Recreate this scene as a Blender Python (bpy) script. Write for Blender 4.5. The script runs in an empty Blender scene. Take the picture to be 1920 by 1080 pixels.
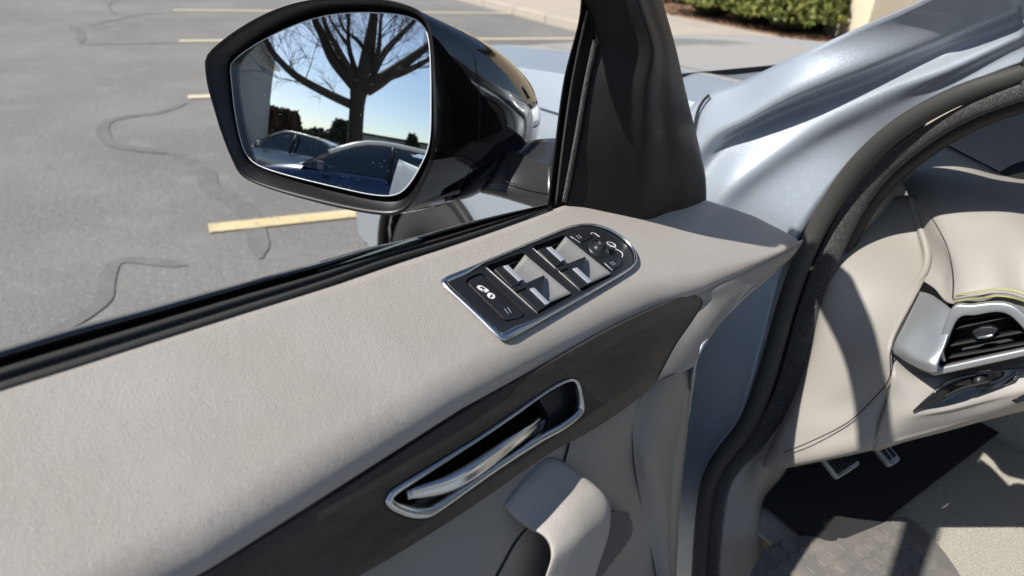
import bpy, bmesh, math, random
import numpy as np
from mathutils import Vector, Matrix
from mathutils import noise as mn
random.seed(7)
SC = bpy.context.scene
COL = SC.collection
# ---------------------------------------------------------------- camera
YAW, PITCH, ROLL, F, CX, CY = 26.0, -28.25, 4.0, 1300.0, 960.0, 540.0
C = Vector((0, 0, 1.55))
_y, _p, _r = map(math.radians, (YAW, PITCH, ROLL))
fw = Vector((math.sin(_y)*math.cos(_p), math.cos(_y)*math.cos(_p), math.sin(_p)))
_R = Vector((math.cos(_y), -math.sin(_y), 0)); _U = _R.cross(fw)
rt = _R*math.cos(_r)+_U*math.sin(_r); up = _U*math.cos(_r)-_R*math.sin(_r)
cd = bpy.data.cameras.new('camera'); cam = bpy.data.objects.new('camera', cd); COL.objects.link(cam)
cam.matrix_world = Matrix(((rt.x, up.x, -fw.x, C.x), (rt.y, up.y, -fw.y, C.y), (rt.z, up.z, -fw.z, C.z), (0, 0, 0, 1)))
cd.lens = 36*F/1920; cd.sensor_width = 36; cd.clip_start = .02; cd.clip_end = 2000
cd.dof.use_dof = True; cd.dof.focus_distance = .86; cd.dof.aperture_fstop = 5.0
SC.camera = cam
# ---------------------------------------------------------------- world, sun, exposure
SUN_HEAD, SUN_EL = 268.5, 47.5
W = bpy.data.worlds.new('World'); SC.world = W; W.use_nodes = True
nt = W.node_tree; nt.nodes.clear()
sky = nt.nodes.new('ShaderNodeTexSky'); sky.sky_type = 'NISHITA'; sky.sun_disc = False
sky.sun_elevation = math.radians(SUN_EL); sky.sun_rotation = math.radians(SUN_HEAD)
sky.air_density = 1.0; sky.dust_density = .8; sky.ozone_density = 1.5
bg = nt.nodes.new('ShaderNodeBackground'); bg.inputs[1].default_value = .086
wo = nt.nodes.new('ShaderNodeOutputWorld')
nt.links.new(sky.outputs[0], bg.inputs[0]); nt.links.new(bg.outputs[0], wo.inputs[0])
sd = bpy.data.lights.new('sun', 'SUN'); sd.energy = 5.0; sd.angle = math.radians(.55); sd.color = (1, .955, .88)
sun = bpy.data.objects.new('sun', sd); COL.objects.link(sun)
_h, _e = math.radians(SUN_HEAD), math.radians(SUN_EL)
SUNV = Vector((math.sin(_h)*math.cos(_e), math.cos(_h)*math.cos(_e), math.sin(_e)))
sun.rotation_euler = SUNV.to_track_quat('Z', 'Y').to_euler()
SC.view_settings.view_transform = 'Standard'; SC.view_settings.look = 'None'
SC.view_settings.gamma = 1; SC.view_settings.use_curve_mapping = False
SC.view_settings.exposure = 0.36
SC.render.engine = 'CYCLES'
SC.cycles.diffuse_bounces = 1; SC.cycles.max_bounces = 8; SC.cycles.glossy_bounces = 5

# ---------------------------------------------------------------- pixel/plane helpers (full-resolution photo pixels -> world)
Z = Vector((0, 0, 1))
def ray(px, py): return fw+rt*((px-CX)/F)-up*((py-CY)/F)
def D(px, py, d): return C+ray(px, py)*d
def PL(px, py, p0, n):
    r = ray(px, py); return C+r*((p0-C).dot(n)/r.dot(n))
def G(px, py, z=0): return PL(px, py, Vector((0, 0, z)), Z)
# door frame: A on the belt line, U towards the hinge, NB outward, WD down the trim slope, NT trim normal
A = Vector((.416, .743, 1.22)); U = Vector((.900, .431, -.065)).normalized()
NB = Vector((-.432, .902, 0)).normalized()
_a = math.radians(22)
WD = (-NB*math.cos(_a)-Z*math.sin(_a)).normalized(); NT = WD.cross(U).normalized()
if NT.z < 0: NT = -NT
WD = U.cross(NT).normalized()
if WD.z > 0: WD = -WD
def T(px, py, h=0):
    p = PL(px, py, A+NT*h, NT); return p
def uw(p): return ((p-A).dot(U), (p-A).dot(WD))
def TL(u, w, h=0): return A+U*u+WD*w+NT*h
# car frame
TIP = Vector((.871, .734, 0)); _c = math.radians(-11)
CF = Vector((math.sin(_c), math.cos(_c), 0)); CR = Vector((CF.y, -CF.x, 0))
def K(f, l, z): return TIP+CF*f+CR*l+Z*z
def V(p):
    if isinstance(p, Vector): return p.copy()
    return D(*p)

# ---------------------------------------------------------------- materials
MATS = {}
def mat(name, col=(.5, .5, .5), rough=.5, metal=0, coat=0, bump=None, var=None, spec=.5, sheen=0, trans=0, ior=1.45, coatr=.03):
    m = bpy.data.materials.new(name); m.use_nodes = True; t = m.node_tree; b = t.nodes['Principled BSDF']
    b.inputs['Base Color'].default_value = (*col, 1); b.inputs['Roughness'].default_value = rough
    b.inputs['Metallic'].default_value = metal; b.inputs['Coat Weight'].default_value = coat
    b.inputs['Coat Roughness'].default_value = coatr
    b.inputs['Specular IOR Level'].default_value = spec; b.inputs['Sheen Weight'].default_value = sheen
    b.inputs['Transmission Weight'].default_value = trans; b.inputs['IOR'].default_value = ior
    tc = t.nodes.new('ShaderNodeTexCoord')
    def tex(kind, scale, detail=2, stretch=None):
        n = t.nodes.new('ShaderNodeTexVoronoi' if kind.startswith('vor') else 'ShaderNodeTexNoise')
        n.inputs['Scale'].default_value = scale
        if kind == 'voredge': n.feature = 'DISTANCE_TO_EDGE'
        if not kind.startswith('vor'): n.inputs['Detail'].default_value = detail
        src = tc.outputs['Object']
        if stretch:
            mp = t.nodes.new('ShaderNodeMapping'); mp.inputs['Rotation'].default_value = stretch[1]; mp.inputs['Scale'].default_value = stretch[0]
            t.links.new(src, mp.inputs[0]); src = mp.outputs[0]
        t.links.new(src, n.inputs['Vector']); return n
    if bump:
        prev = None
        for (kind, scale, strength, dist, *rest) in bump:
            n = tex(kind, scale, 3, rest[0] if rest else None)
            bp = t.nodes.new('ShaderNodeBump'); bp.inputs['Strength'].default_value = strength; bp.inputs['Distance'].default_value = dist
            out = n.outputs[0]
            if kind == 'voredge':
                mr = t.nodes.new('ShaderNodeMapRange'); mr.inputs[2].default_value = .22; mr.interpolation_type = 'SMOOTHSTEP'
                t.links.new(out, mr.inputs[0]); out = mr.outputs[0]
            t.links.new(out, bp.inputs['Height'])
            if prev: t.links.new(prev.outputs[0], bp.inputs['Normal'])
            prev = bp
        t.links.new(prev.outputs[0], b.inputs['Normal'])
    if var:
        prev = None
        for (scale, c2, lo, hi, *rest) in var:
            n = tex('noise', scale, rest[0] if rest else 5, rest[1] if len(rest) > 1 else None)
            mr = t.nodes.new('ShaderNodeMapRange'); mr.inputs[1].default_value = lo; mr.inputs[2].default_value = hi
            t.links.new(n.outputs[0], mr.inputs[0])
            mx = t.nodes.new('ShaderNodeMix'); mx.data_type = 'RGBA'
            t.links.new(mr.outputs[0], mx.inputs[0]); mx.inputs[7].default_value = (*c2, 1)
            if prev: t.links.new(prev.outputs[2], mx.inputs[6])
            else: mx.inputs[6].default_value = (*col, 1)
            prev = mx
        t.links.new(prev.outputs[2], b.inputs['Base Color'])
    m['p'] = 1; MATS[name] = m; return m
LEA = (.405, .372, .335)
M_leather = mat('leather', LEA, .48, bump=[('voredge', 820, .55, .0005, ((1, .6, 1), (0, 0, .6))), ('noise', 620, .5, .0006), ('noise', 95, .25, .0012, ((1, .35, 1), (0, 0, .3))), ('noise', 14, .25, .004)], var=[(9, (.435, .412, .383), .45, .75)])
M_leather2 = mat('leather_smooth', (.29, .272, .252), .5, bump=[('noise', 900, .25, .0003), ('noise', 18, .2, .003)], var=[(7, (.315, .295, .275), .45, .75)])
M_beige = mat('beige_plastic', (.275, .258, .232), .5, bump=[('noise', 1100, .3, .0003)], var=[(5, (.30, .28, .255), .4, .8)])
M_greyp = mat('grey_lower_plastic', (.21, .20, .185), .5, bump=[('noise', 900, .3, .0004), ('voredge', 900, .2, .0002)])
M_black = mat('black_plastic', (.012, .012, .0122), .55, spec=.28, bump=[('noise', 1200, .35, .0003)], var=[(30, (.016, .016, .016), .4, .7)])
M_blacks = mat('switch_black', (.016, .017, .02), .38, bump=[('noise', 1500, .1, .0002)])
M_gloss = mat('gloss_black', (.004, .004, .005), .08, coat=1)
M_glosslip = mat('bezel_black', (.006, .006, .007), .36, bump=[('noise', 1500, .15, .0002)])
M_rubber = mat('rubber', (.042, .041, .038), .62, bump=[('noise', 1300, .3, .0003)])
M_rubberb = mat('rubber_black', (.008, .008, .008), .55, bump=[('noise', 700, .4, .0004)])
M_armgrey = mat('arm_plastic', (.028, .028, .029), .25, coat=.4, bump=[('noise', 1200, .12, .0002)])
M_felt = mat('felt', (.016, .016, .016), .95, bump=[('noise', 900, 1, .0025)], var=[(900, (.20, .19, .18), .54, .66, 2)], sheen=.3)
M_seam = mat('groove_dark', (.02, .018, .017), .8)
M_chrome = mat('chrome', (.62, .64, .66), .19, 1)
M_satin = mat('satin_metal', (.36, .355, .34), .5, .6, bump=[('noise', 500, .25, .0003)], var=[(260, (.33, .325, .31), .4, .7)])
M_silverp = mat('satin_silver_paint', (.42, .44, .45), .36, .7, bump=[('noise', 1400, .15, .0002)])
M_paint = mat('metallic_silver_paint', (.40, .445, .50), .44, .45, coat=.6, coatr=.07)
M_wood = mat('wood_trim', (.052, .043, .037), .42, spec=.35, coat=.12, coatr=.3, bump=[('noise', 90, .2, .0004, ((1, 8, 8), (0, 0, .45)))], var=[(30, (.040, .034, .029), .42, .62, 7, ((.35, 2.2, 3), (0, 0, .45))), (90, (.082, .070, .060), .62, .76, 9, ((.3, 2.6, 3), (0, 0, .2)))])
M_white = mat('white_print', (.8, .8, .8), .5)
M_lightgrey = mat('switch_strip', (.46, .48, .54), .4, .3)
M_stitch = mat('stitch_lime', (.42, .44, .13), .7)
M_mirror = mat('mirror_silver', (.95, .98, .98), .012, 1)
M_rim = mat('mirror_rim', (.9, .93, .95), .3, .2)
M_pale = mat('pale_glass_edge', (.12, .15, .14), .2)
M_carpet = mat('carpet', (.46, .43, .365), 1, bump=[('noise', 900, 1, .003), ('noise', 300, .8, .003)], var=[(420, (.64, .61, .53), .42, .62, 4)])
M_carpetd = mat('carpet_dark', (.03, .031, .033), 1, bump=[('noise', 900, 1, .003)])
M_mat = mat('mat_rubber', (.165, .158, .15), .55, bump=[('noise', 500, .3, .0006)], var=[(24, (.22, .20, .18), .45, .7)])
M_matd = mat('mat_groove', (.05, .05, .048), .7)
M_tyre = mat('tyre', (.02, .02, .02), .8, bump=[('noise', 120, .4, .002)])
M_asph = mat('asphalt', (.195, .19, .183), .92, bump=[('noise', 160, 1, .008), ('noise', 20, .4, .014)],
             var=[(1.1, (.235, .23, .22), .42, .66), (85, (.31, .30, .285), .52, .72, 3), (.35, (.165, .163, .16), .5, .7), (210, (.12, .12, .12), .60, .70, 2), (48, (.36, .35, .33), .60, .72, 4), (3.5, (.25, .245, .235), .56, .72)])
M_tar = mat('tar', (.138, .136, .133), .92, var=[(9, (.165, .162, .158), .44, .60), (85, (.20, .195, .188), .52, .72, 3)])
M_line = mat('road_paint', (.62, .50, .26), .7, bump=[('noise', 120, .8, .006)], var=[(38, (.36, .32, .24), .53, .64), (6, (.66, .56, .36), .4, .7)])
M_linew = mat('road_paint_pale', (.66, .57, .42), .7, bump=[('noise', 120, .5, .004)], var=[(45, (.45, .41, .34), .56, .68)])
M_conc = mat('concrete', (.42, .37, .31), .9, bump=[('noise', 60, .4, .004)], var=[(2.5, (.36, .32, .27), .4, .7), (60, (.48, .43, .37), .5, .7)])
M_mulch = mat('mulch', (.25, .145, .095), 1, bump=[('noise', 30, 1, .03)], var=[(18, (.36, .23, .16), .45, .65), (60, (.15, .085, .055), .5, .6)])
M_soil = mat('soil', (.2, .17, .12), 1, var=[(3, (.12, .13, .07), .45, .6)])
M_leaf = mat('hedge_leaf', (.12, .17, .035), .4, var=[(3, (.24, .25, .06), .42, .62), (9, (.30, .22, .12), .56, .68), (60, (.07, .10, .02), .55, .65)])
M_leafd = mat('conifer_leaf', (.02, .04, .018), .7, var=[(3, (.045, .05, .025), .4, .65)])
M_brownh = mat('brown_hedge', (.055, .04, .025), .8, var=[(3, (.09, .06, .04), .4, .65)])
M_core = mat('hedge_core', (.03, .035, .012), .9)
M_bark = mat('bark', (.045, .036, .03), .9, bump=[('noise', 14, .8, .04)])
M_wallc = mat('cream_wall', (.72, .64, .48), .8, bump=[('noise', 60, .3, .003)], var=[(2, (.66, .58, .44), .4, .7)])
M_walltan = mat('tan_wall', (.46, .38, .28), .85, bump=[('noise', 30, .3, .004)])
M_wallg = mat('grey_wall', (.30, .30, .29), .85, bump=[('noise', 40, .4, .004)])
M_glassd = mat('car_glass', (.012, .02, .03), .04, coat=1)
M_cblue = mat('blue_car_paint', (.012, .03, .09), .22, .3, coat=1)
M_cwhite = mat('white_car_paint', (.72, .72, .70), .3, coat=1)
M_cgrey = mat('grey_car_paint', (.34, .35, .36), .25, .6, coat=1)
M_lens = mat('lamp_lens', (.7, .72, .74), .08, .6, coat=1)
# flakes in the silver paint
_t = M_paint.node_tree; _b = _t.nodes['Principled BSDF']; _tc = _t.nodes.new('ShaderNodeTexCoord')
_v = _t.nodes.new('ShaderNodeTexVoronoi'); _v.inputs['Scale'].default_value = 1400
_t.links.new(_tc.outputs['Object'], _v.inputs['Vector'])
_s = _t.nodes.new('ShaderNodeVectorMath'); _s.operation = 'SUBTRACT'; _s.inputs[1].default_value = (.5, .5, .5)
_t.links.new(_v.outputs['Color'], _s.inputs[0])
_m = _t.nodes.new('ShaderNodeVectorMath'); _m.operation = 'SCALE'; _m.inputs[3].default_value = .16
_t.links.new(_s.outputs[0], _m.inputs[0])
_g = _t.nodes.new('ShaderNodeNewGeometry'); _ad = _t.nodes.new('ShaderNodeVectorMath'); _ad.operation = 'ADD'
_t.links.new(_g.outputs['Normal'], _ad.inputs[0]); _t.links.new(_m.outputs[0], _ad.inputs[1])
_n = _t.nodes.new('ShaderNodeVectorMath'); _n.operation = 'NORMALIZE'; _t.links.new(_ad.outputs[0], _n.inputs[0])
_t.links.new(_n.outputs[0], _b.inputs['Normal'])
# thin clear glass that lets direct light through
M_thin = bpy.data.materials.new('clear_glass'); M_thin.use_nodes = True
_t = M_thin.node_tree; _t.nodes.clear(); _o = _t.nodes.new('ShaderNodeOutputMaterial'); _x = _t.nodes.new('ShaderNodeMixShader')
_tr = _t.nodes.new('ShaderNodeBsdfTransparent'); _tr.inputs[0].default_value = (.82, .88, .86, 1)
_gl = _t.nodes.new('ShaderNodeBsdfGlossy'); _gl.inputs['Roughness'].default_value = .02; _fr = _t.nodes.new('ShaderNodeFresnel')
_t.links.new(_fr.outputs[0], _x.inputs[0]); _t.links.new(_tr.outputs[0], _x.inputs[1]); _t.links.new(_gl.outputs[0], _x.inputs[2]); _t.links.new(_x.outputs[0], _o.inputs[0])

# ---------------------------------------------------------------- object helpers
def tag(o, label=None, cat=None, group=None, kind=None):
    if label: o['label'] = label
    if cat: o['category'] = cat
    if group: o['group'] = group
    if kind: o['kind'] = kind
    return o
def empty(name, loc, label, cat, group=None):
    o = bpy.data.objects.new(name, None); COL.objects.link(o); o.location = loc; o.empty_display_size = .1
    return tag(o, label, cat, group)
def wpos(o):
    v = Vector((0, 0, 0))
    while o is not None: v += o.location; o = o.parent
    return v
def link(name, me, m, parent=None, smooth=True):
    # all parents are unrotated empties/meshes: keep world vertices, shift mesh by the parent's position
    if m is not None:
        me.materials.clear(); me.materials.append(m)
    o = bpy.data.objects.new(name, me); COL.objects.link(o)
    if parent is not None:
        me.transform(Matrix.Translation(-wpos(parent))); o.parent = parent
    if smooth:
        me.polygons.foreach_set('use_smooth', [True]*len(me.polygons))
    return o
def from_bm(name, bm, m, parent=None, smooth=True):
    me = bpy.data.meshes.new(name); bmesh.ops.recalc_face_normals(bm, faces=bm.faces); bm.to_mesh(me); bm.free()
    return link(name, me, m, parent, smooth)
def cr(ps, n):
    """Catmull-Rom resample: n segments per span"""
    ps = [Vector(p) for p in ps]
    if len(ps) < 3: 
        return [ps[0].lerp(ps[-1], i/n) for i in range(n+1)]
    out = []
    for i in range(len(ps)-1):
        a = ps[i-1] if i else ps[0]*2-ps[1]; b = ps[i]; c = ps[i+1]; d = ps[i+2] if i+2 < len(ps) else ps[-1]*2-ps[-2]
        for k in range(n):
            t = k/n; out.append(.5*((2*b)+(c-a)*t+(2*a-5*b+4*c-d)*t*t+(3*b-a-3*c+d)*t**3))
    out.append(ps[-1]); return out
def crc(ps, n):
    ps = [Vector(p) for p in ps]; N = len(ps); out = []
    for i in range(N):
        a, b, c, d = ps[i-1], ps[i], ps[(i+1) % N], ps[(i+2) % N]
        for k in range(n):
            t = k/n; out.append(.5*((2*b)+(c-a)*t+(2*a-5*b+4*c-d)*t*t+(3*b-a-3*c+d)*t**3))
    return out
def gridmesh(name, rows, m, parent=None, thick=0, smooth=True, closed=False, skip=None):
    bm = bmesh.new(); vs = [[bm.verts.new(p) for p in r] for r in rows]
    nr, nc = len(rows), len(rows[0])
    for i in range(nr-1):
        for j in range(nc if closed else nc-1):
            q = [vs[i][j], vs[i][(j+1) % nc], vs[i+1][(j+1) % nc], vs[i+1][j]]
            if skip and skip((q[0].co+q[2].co)/2): continue
            try: bm.faces.new(q)
            except ValueError: pass
    if skip: bmesh.ops.delete(bm, geom=[v for v in bm.verts if not v.link_faces], context='VERTS')
    if thick:
        # back layer pushed away from the camera
        bm.normal_update()
        fs = list(bm.faces); avg = sum((f.normal*f.calc_area() for f in fs), Vector()); cen = sum((v.co for v in bm.verts), Vector())/len(bm.verts)
        if avg.dot(C-cen) < 0: bmesh.ops.reverse_faces(bm, faces=fs)
        bm.normal_update()
        r = bmesh.ops.solidify(bm, geom=fs, thickness=thick)
    me = bpy.data.meshes.new(name)
    if not thick: bmesh.ops.recalc_face_normals(bm, faces=bm.faces)
    bm.to_mesh(me); bm.free()
    o = link(name, me, m, parent, smooth)
    return o
def loft(name, rows, m, parent=None, nu=6, nv=6, thick=.004, **k):
    rows = [cr([V(p) for p in r], nu) for r in rows]
    cols = [cr([rows[i][j] for i in range(len(rows))], nv) for j in range(len(rows[0]))]
    return gridmesh(name, [[cols[j][i] for j in range(len(cols))] for i in range(len(cols[0]))], m, parent, thick, **k)
def tube(name, path, rad, m, parent=None, n=6, seg=10, closed=False, flat=1.0, updir=None, cap=True):
    ps = [V(p) for p in path]; R = rad if isinstance(rad, (list, tuple)) else [rad]*len(ps)
    P4 = [Vector((*p, r)) for p, r in zip(ps, R)]
    Q = (crc(P4, n) if closed else cr(P4, n)) if n > 1 else P4
    pts = [Vector(q[:3]) for q in Q]; rr = [q[3] for q in Q]
    N = len(pts); rings = []; prev = updir.copy() if updir else None
    for i in range(N):
        t = (pts[(i+1) % N]-pts[i-1]) if closed else (pts[min(i+1, N-1)]-pts[max(i-1, 0)])
        t = t.normalized() if t.length > 1e-9 else Vector((0, 0, 1))
        if updir: a = (updir-t*updir.dot(t)).normalized()
        else:
            if prev is None: prev = t.orthogonal()
            a = (prev-t*prev.dot(t)).normalized(); prev = a
        b = t.cross(a)
        rings.append([pts[i]+(a*math.cos(th)*flat+b*math.sin(th))*rr[i] for th in [2*math.pi*k/seg for k in range(seg)]])
    bm = bmesh.new(); vs = [[bm.verts.new(p) for p in r] for r in rings]
    for i in range(N if closed else N-1):
        for j in range(seg): bm.faces.new((vs[i][j], vs[i][(j+1) % seg], vs[(i+1) % N][(j+1) % seg], vs[(i+1) % N][j]))
    if cap and not closed: bm.faces.new(vs[0]); bm.faces.new(vs[-1])
    return from_bm(name, bm, m, parent)
def strip(name, edges, m, parent=None, n=8, thick=0, nc=1):
    """edges: list of polylines of world points; skinned across"""
    rows = [cr([V(p) for p in e], n) for e in edges]
    return gridmesh(name, rows, m, parent, thick)
def plate(name, outer, holes, frame, th, bev, m, parent=None, smoothn=0, res=2):
    """flat shape with holes. frame=(origin,x,y,z) world; outlines are world points; top face on the frame's plane"""
    o0, x, y, z = frame
    cu = bpy.data.curves.new(name, 'CURVE'); cu.dimensions = '2D'; cu.fill_mode = 'BOTH'
    for loop in [outer]+list(holes):
        pts = [Vector(p) for p in loop]
        if smoothn: pts = crc(pts, smoothn)
        s = cu.splines.new('POLY'); s.points.add(len(pts)-1); s.use_cyclic_u = True
        for i, p in enumerate(pts): s.points[i].co = ((p-o0).dot(x), (p-o0).dot(y), 0, 1)
    cu.extrude = max(th/2-bev, 1e-5); cu.bevel_depth = bev; cu.bevel_resolution = res; cu.offset = -bev
    ob = bpy.data.objects.new('tmp', cu); COL.objects.link(ob); bpy.context.view_layer.update()
    me = bpy.data.meshes.new_from_object(ob.evaluated_get(bpy.context.evaluated_depsgraph_get()))
    bpy.data.objects.remove(ob); me.name = name
    Mx = Matrix(((x.x, y.x, z.x, o0.x), (x.y, y.y, z.y, o0.y), (x.z, y.z, z.z, o0.z), (0, 0, 0, 1)))
    me.transform(Mx @ Matrix.Translation((0, 0, -th/2)))
    if Mx.determinant() < 0: me.flip_normals()
    ob = link(name, me, m, parent, False)
    bm = bmesh.new(); bm.from_mesh(me); bmesh.ops.remove_doubles(bm, verts=bm.verts, dist=1e-6); bm.to_mesh(me); bm.free()
    if bev: 
        me.polygons.foreach_set('use_smooth', [True]*len(me.polygons)); me.set_sharp_from_angle(angle=math.radians(32))
    return ob
def rnd(poly, r, n=5):
    """round the corners of a world-space polygon"""
    out = []; N = len(poly)
    for i in range(N):
        a, b, c = Vector(poly[i-1]), Vector(poly[i]), Vector(poly[(i+1) % N])
        ra = min(r, (a-b).length*.45); rc = min(r, (c-b).length*.45)
        p, q = b+(a-b).normalized()*ra, b+(c-b).normalized()*rc
        for k in range(n+1):
            t = k/n; out.append(p*(1-t)**2+b*2*t*(1-t)+q*t*t)
    return out
def box(bm, c, x, y, z):
    v = [bm.verts.new(c+x*i+y*j+z*k) for i in (-1, 1) for j in (-1, 1) for k in (-1, 1)]
    for f in ((0, 1, 3, 2), (4, 6, 7, 5), (0, 4, 5, 1), (2, 3, 7, 6), (0, 2, 6, 4), (1, 5, 7, 3)): bm.faces.new([v[i] for i in f])
def boxo(name, c, x, y, z, m, parent=None, bev=0):
    bm = bmesh.new(); box(bm, c, x, y, z)
    if bev: bmesh.ops.bevel(bm, geom=list(bm.edges), offset=bev, segments=2, profile=.5, affect='EDGES')
    return from_bm(name, bm, m, parent, False)
def sheet(name, poly, m, z=None, kind='structure', parent=None, thick=0):
    bm = bmesh.new(); vs = [bm.verts.new(p) for p in poly]; f = bm.faces.new(vs)
    if f.normal.z < 0: f.normal_flip()
    if thick:
        r = bmesh.ops.extrude_face_region(bm, geom=[f]); bmesh.ops.translate(bm, verts=[v for v in r['geom'] if isinstance(v, bmesh.types.BMVert)], vec=(0, 0, -thick))
    o = from_bm(name, bm, m, parent, False)
    if kind: o['kind'] = kind
    return o
def inpoly(x, y, P):
    c = False; n = len(P)
    for i in range(n):
        x1, y1 = P[i]; x2, y2 = P[i-1]
        if (y1 > y) != (y2 > y) and x < (x2-x1)*(y-y1)/(y2-y1)+x1: c = not c
    return c

# ================================================================ GROUND
sheet('ground', [Vector((-400, -400, -.02)), Vector((400, -400, -.02)), Vector((400, 400, -.02)), Vector((-400, 400, -.02))], M_soil)
sheet('parking_lot_asphalt', [Vector((-60, -40, 0)), Vector((9, -40, 0)), Vector((5.85+4.2, -20, 0)), Vector((5.40, 12, 0)), Vector((3.0, 28, 0)), Vector((-60, 28, 0))], M_asph)
def line(x0, x1, y, w=.10, m=M_line):
    n = 14; a = []; b = []
    for i in range(n+1):
        x = x0+(x1-x0)*i/n; j = .006*mn.noise(Vector((x*6, y, 0)))
        a.append(Vector((x, y+w/2+j, .009))); b.append(Vector((x, y-w/2+j*.7, .009)))
    o = sheet('painted_line', a+b[::-1], m); return o
for y, m in ((3.668, M_line), (6.58, M_linew), (9.35, M_linew), (11.97, M_linew), (14.7, M_linew), (.9, M_line), (-1.9, M_line), (-4.7, M_line), (-7.5, M_line)):
    line(0.0, 5.75-.11*(y-10), y, .115, m)
def tar(pts, w):
    w *= .8
    P = cr([G(*p, .004) for p in pts], 8); a = []; b = []
    for i, p in enumerate(P):
        t = (P[min(i+1, len(P)-1)]-P[max(i-1, 0)]).normalized(); n = Vector((-t.y, t.x, 0)); ww = w*(1+.5*mn.noise(p*3))*min(1, .2+i/4, .2+(len(P)-1-i)/4)
        a.append(p+n*ww/2); b.append(p-n*ww/2)
    bm = bmesh.new(); va = [bm.verts.new(p+Z*(i*3e-5)) for i, p in enumerate(a)]; vb = [bm.verts.new(p+Z*(i*3e-5)) for i, p in enumerate(b)]
    for i in range(len(a)-1): bm.faces.new((va[i], va[i+1], vb[i+1], vb[i]))
    o = from_bm('tar_seam', bm, M_tar, None, False); o['kind'] = 'structure'
tar([(352, 192), (300, 210), (240, 218), (203, 228), (193, 248), (210, 270), (260, 280), (330, 288)], .10)
tar([(310, 284), (350, 296), (385, 325), (395, 350), (440, 378), (470, 410), (482, 440), (488, 485)], .13)
tar([(350, 497), (300, 492), (240, 487), (212, 497), (200, 530), (195, 560), (160, 590), (110, 620), (60, 655)], .085)
tar([(330, 25), (260, 28), (205, 40), (165, 47)], .035)
tar([(345, 80), (240, 82), (152, 83)], .035)
tar([(150, 82), (152, 66), (146, 55), (132, 48)], .12)
tar([(225, 0), (205, 8), (212, 24), (230, 26)], .05)
# kerb, pavement and mulch bed
k0, k1 = G(860, 0, .0), G(1090, 60, .0); kd = (k0-k1).normalized(); kn = Vector((kd.y, -kd.x, 0))
def kp(s, o, z): return k1+kd*s+kn*o+Z*z
bm = bmesh.new()
prof = [(0, -.02), (0.0, .12), (.02, .135), (.17, .14)]
for i in range(24):
    s0, s1 = -9+i*1.0, -9+i*1.0+.985
    va = [bm.verts.new(kp(s0, o, z)) for o, z in prof]; vb = [bm.verts.new(kp(s1, o, z)) for o, z in prof]
    for j in range(3): bm.faces.new((va[j], vb[j], vb[j+1], va[j+1]))
    bm.faces.new(va); bm.faces.new(vb)
o = from_bm('kerb', bm, M_conc, None, False); o['kind'] = 'structure'
sheet('pavement', [kp(-9, .165, .134), kp(16, .165, .134), kp(16, 2.55, .134), kp(-9, 2.55, .134)], M_conc, thick=.2)
sheet('mulch_bed', [kp(-14, 2.55, .15), kp(16, 2.55, .15), kp(16, 9, .15), kp(-14, 9, .15)], M_mulch, thick=.2)
bm = bmesh.new()
for i in range(5200):
    p = kp(random.uniform(-7, 9), random.uniform(2.5, 5.2), .155+random.random()*.02); s = random.uniform(.012, .035)
    a = Vector((random.uniform(-1, 1), random.uniform(-1, 1), random.uniform(-.3, .5))).normalized(); b = a.cross(Vector((random.random(), random.random(), 1))).normalized()
    v = [bm.verts.new(q) for q in (p-a*s*1.6, p+b*s*.5, p+a*s*1.6, p-b*s*.5)]; bm.faces.new(v)
tag(from_bm('mulch_chips', bm, M_mulch, None, False), 'red-brown bark chips covering the bed in front of the hedge', 'mulch', kind='stuff')

def leafcloud(name, pts, size, m, parent, jit=1.0, smooth=False):
    bm = bmesh.new()
    for p in pts:
        s = size*random.uniform(.6, 1.3)
        a = Vector((random.gauss(0, 1), random.gauss(0, 1), random.gauss(0, .8))).normalized(); b = a.cross(Vector((random.gauss(0, 1), random.gauss(0, 1), random.gauss(0, 1)))).normalized()
        v = [bm.verts.new(q) for q in (p-a*s, p+b*s*.5, p+a*s, p-b*s*.5)]; bm.faces.new(v)
    me = bpy.data.meshes.new(name); bm.to_mesh(me); bm.free(); o = link(name, me, m, parent, False); return o
# shrubs of the hedge behind the bonnet, each a thing
def shrub(cx, cy, rx, ry, h, label, n=5200, m=M_leaf, group='shrubs of the hedge beyond the bonnet'):
    cy -= .55; cx -= .15
    e = empty('hedge_shrub', Vector((cx, cy, .14)), label, 'shrub', group)
    seed = random.random()*50; pts = []
    for _ in range(n):
        th = random.uniform(0, 2*math.pi); ph = math.asin(random.uniform(-.25, 1)); rr = random.uniform(.72, 1.0)
        d = Vector((math.cos(th)*math.cos(ph), math.sin(th)*math.cos(ph), math.sin(ph)))
        k = rr*(1.12+.22*mn.noise(d*2.6+Vector((seed, 0, 0)))+.12*mn.noise(d*7+Vector((seed, 5, 0))))
        fl_ = 1.0/max(.62, math.cos(ph)**.5) if d.z < 0.55 else 1.0; pts.append(Vector((cx+d.x*rx*k*fl_, cy+d.y*ry*k*fl_, .14+h*.38+max(-h*.37, d.z*h*.62*k))))
    leafcloud('foliage', pts, .05, m, e)['kind'] = 'stuff'
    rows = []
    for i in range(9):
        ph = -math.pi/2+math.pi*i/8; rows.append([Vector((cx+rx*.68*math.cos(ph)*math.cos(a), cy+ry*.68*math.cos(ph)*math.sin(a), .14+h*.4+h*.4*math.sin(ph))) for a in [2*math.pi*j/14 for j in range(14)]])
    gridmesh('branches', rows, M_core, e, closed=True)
    return e
hb = [(1262, 0, 1.0, 'tall'), (1335, 28, .95, 'a'), (1410, 42, .9, 'b'), (1480, 56, .85, 'c'), (1545, 52, .8, 'd'), (1180, -70, 1.1, 'e'), (1790, -10, .9, 'f'), (1840, 20, .9, 'g')]
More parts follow.
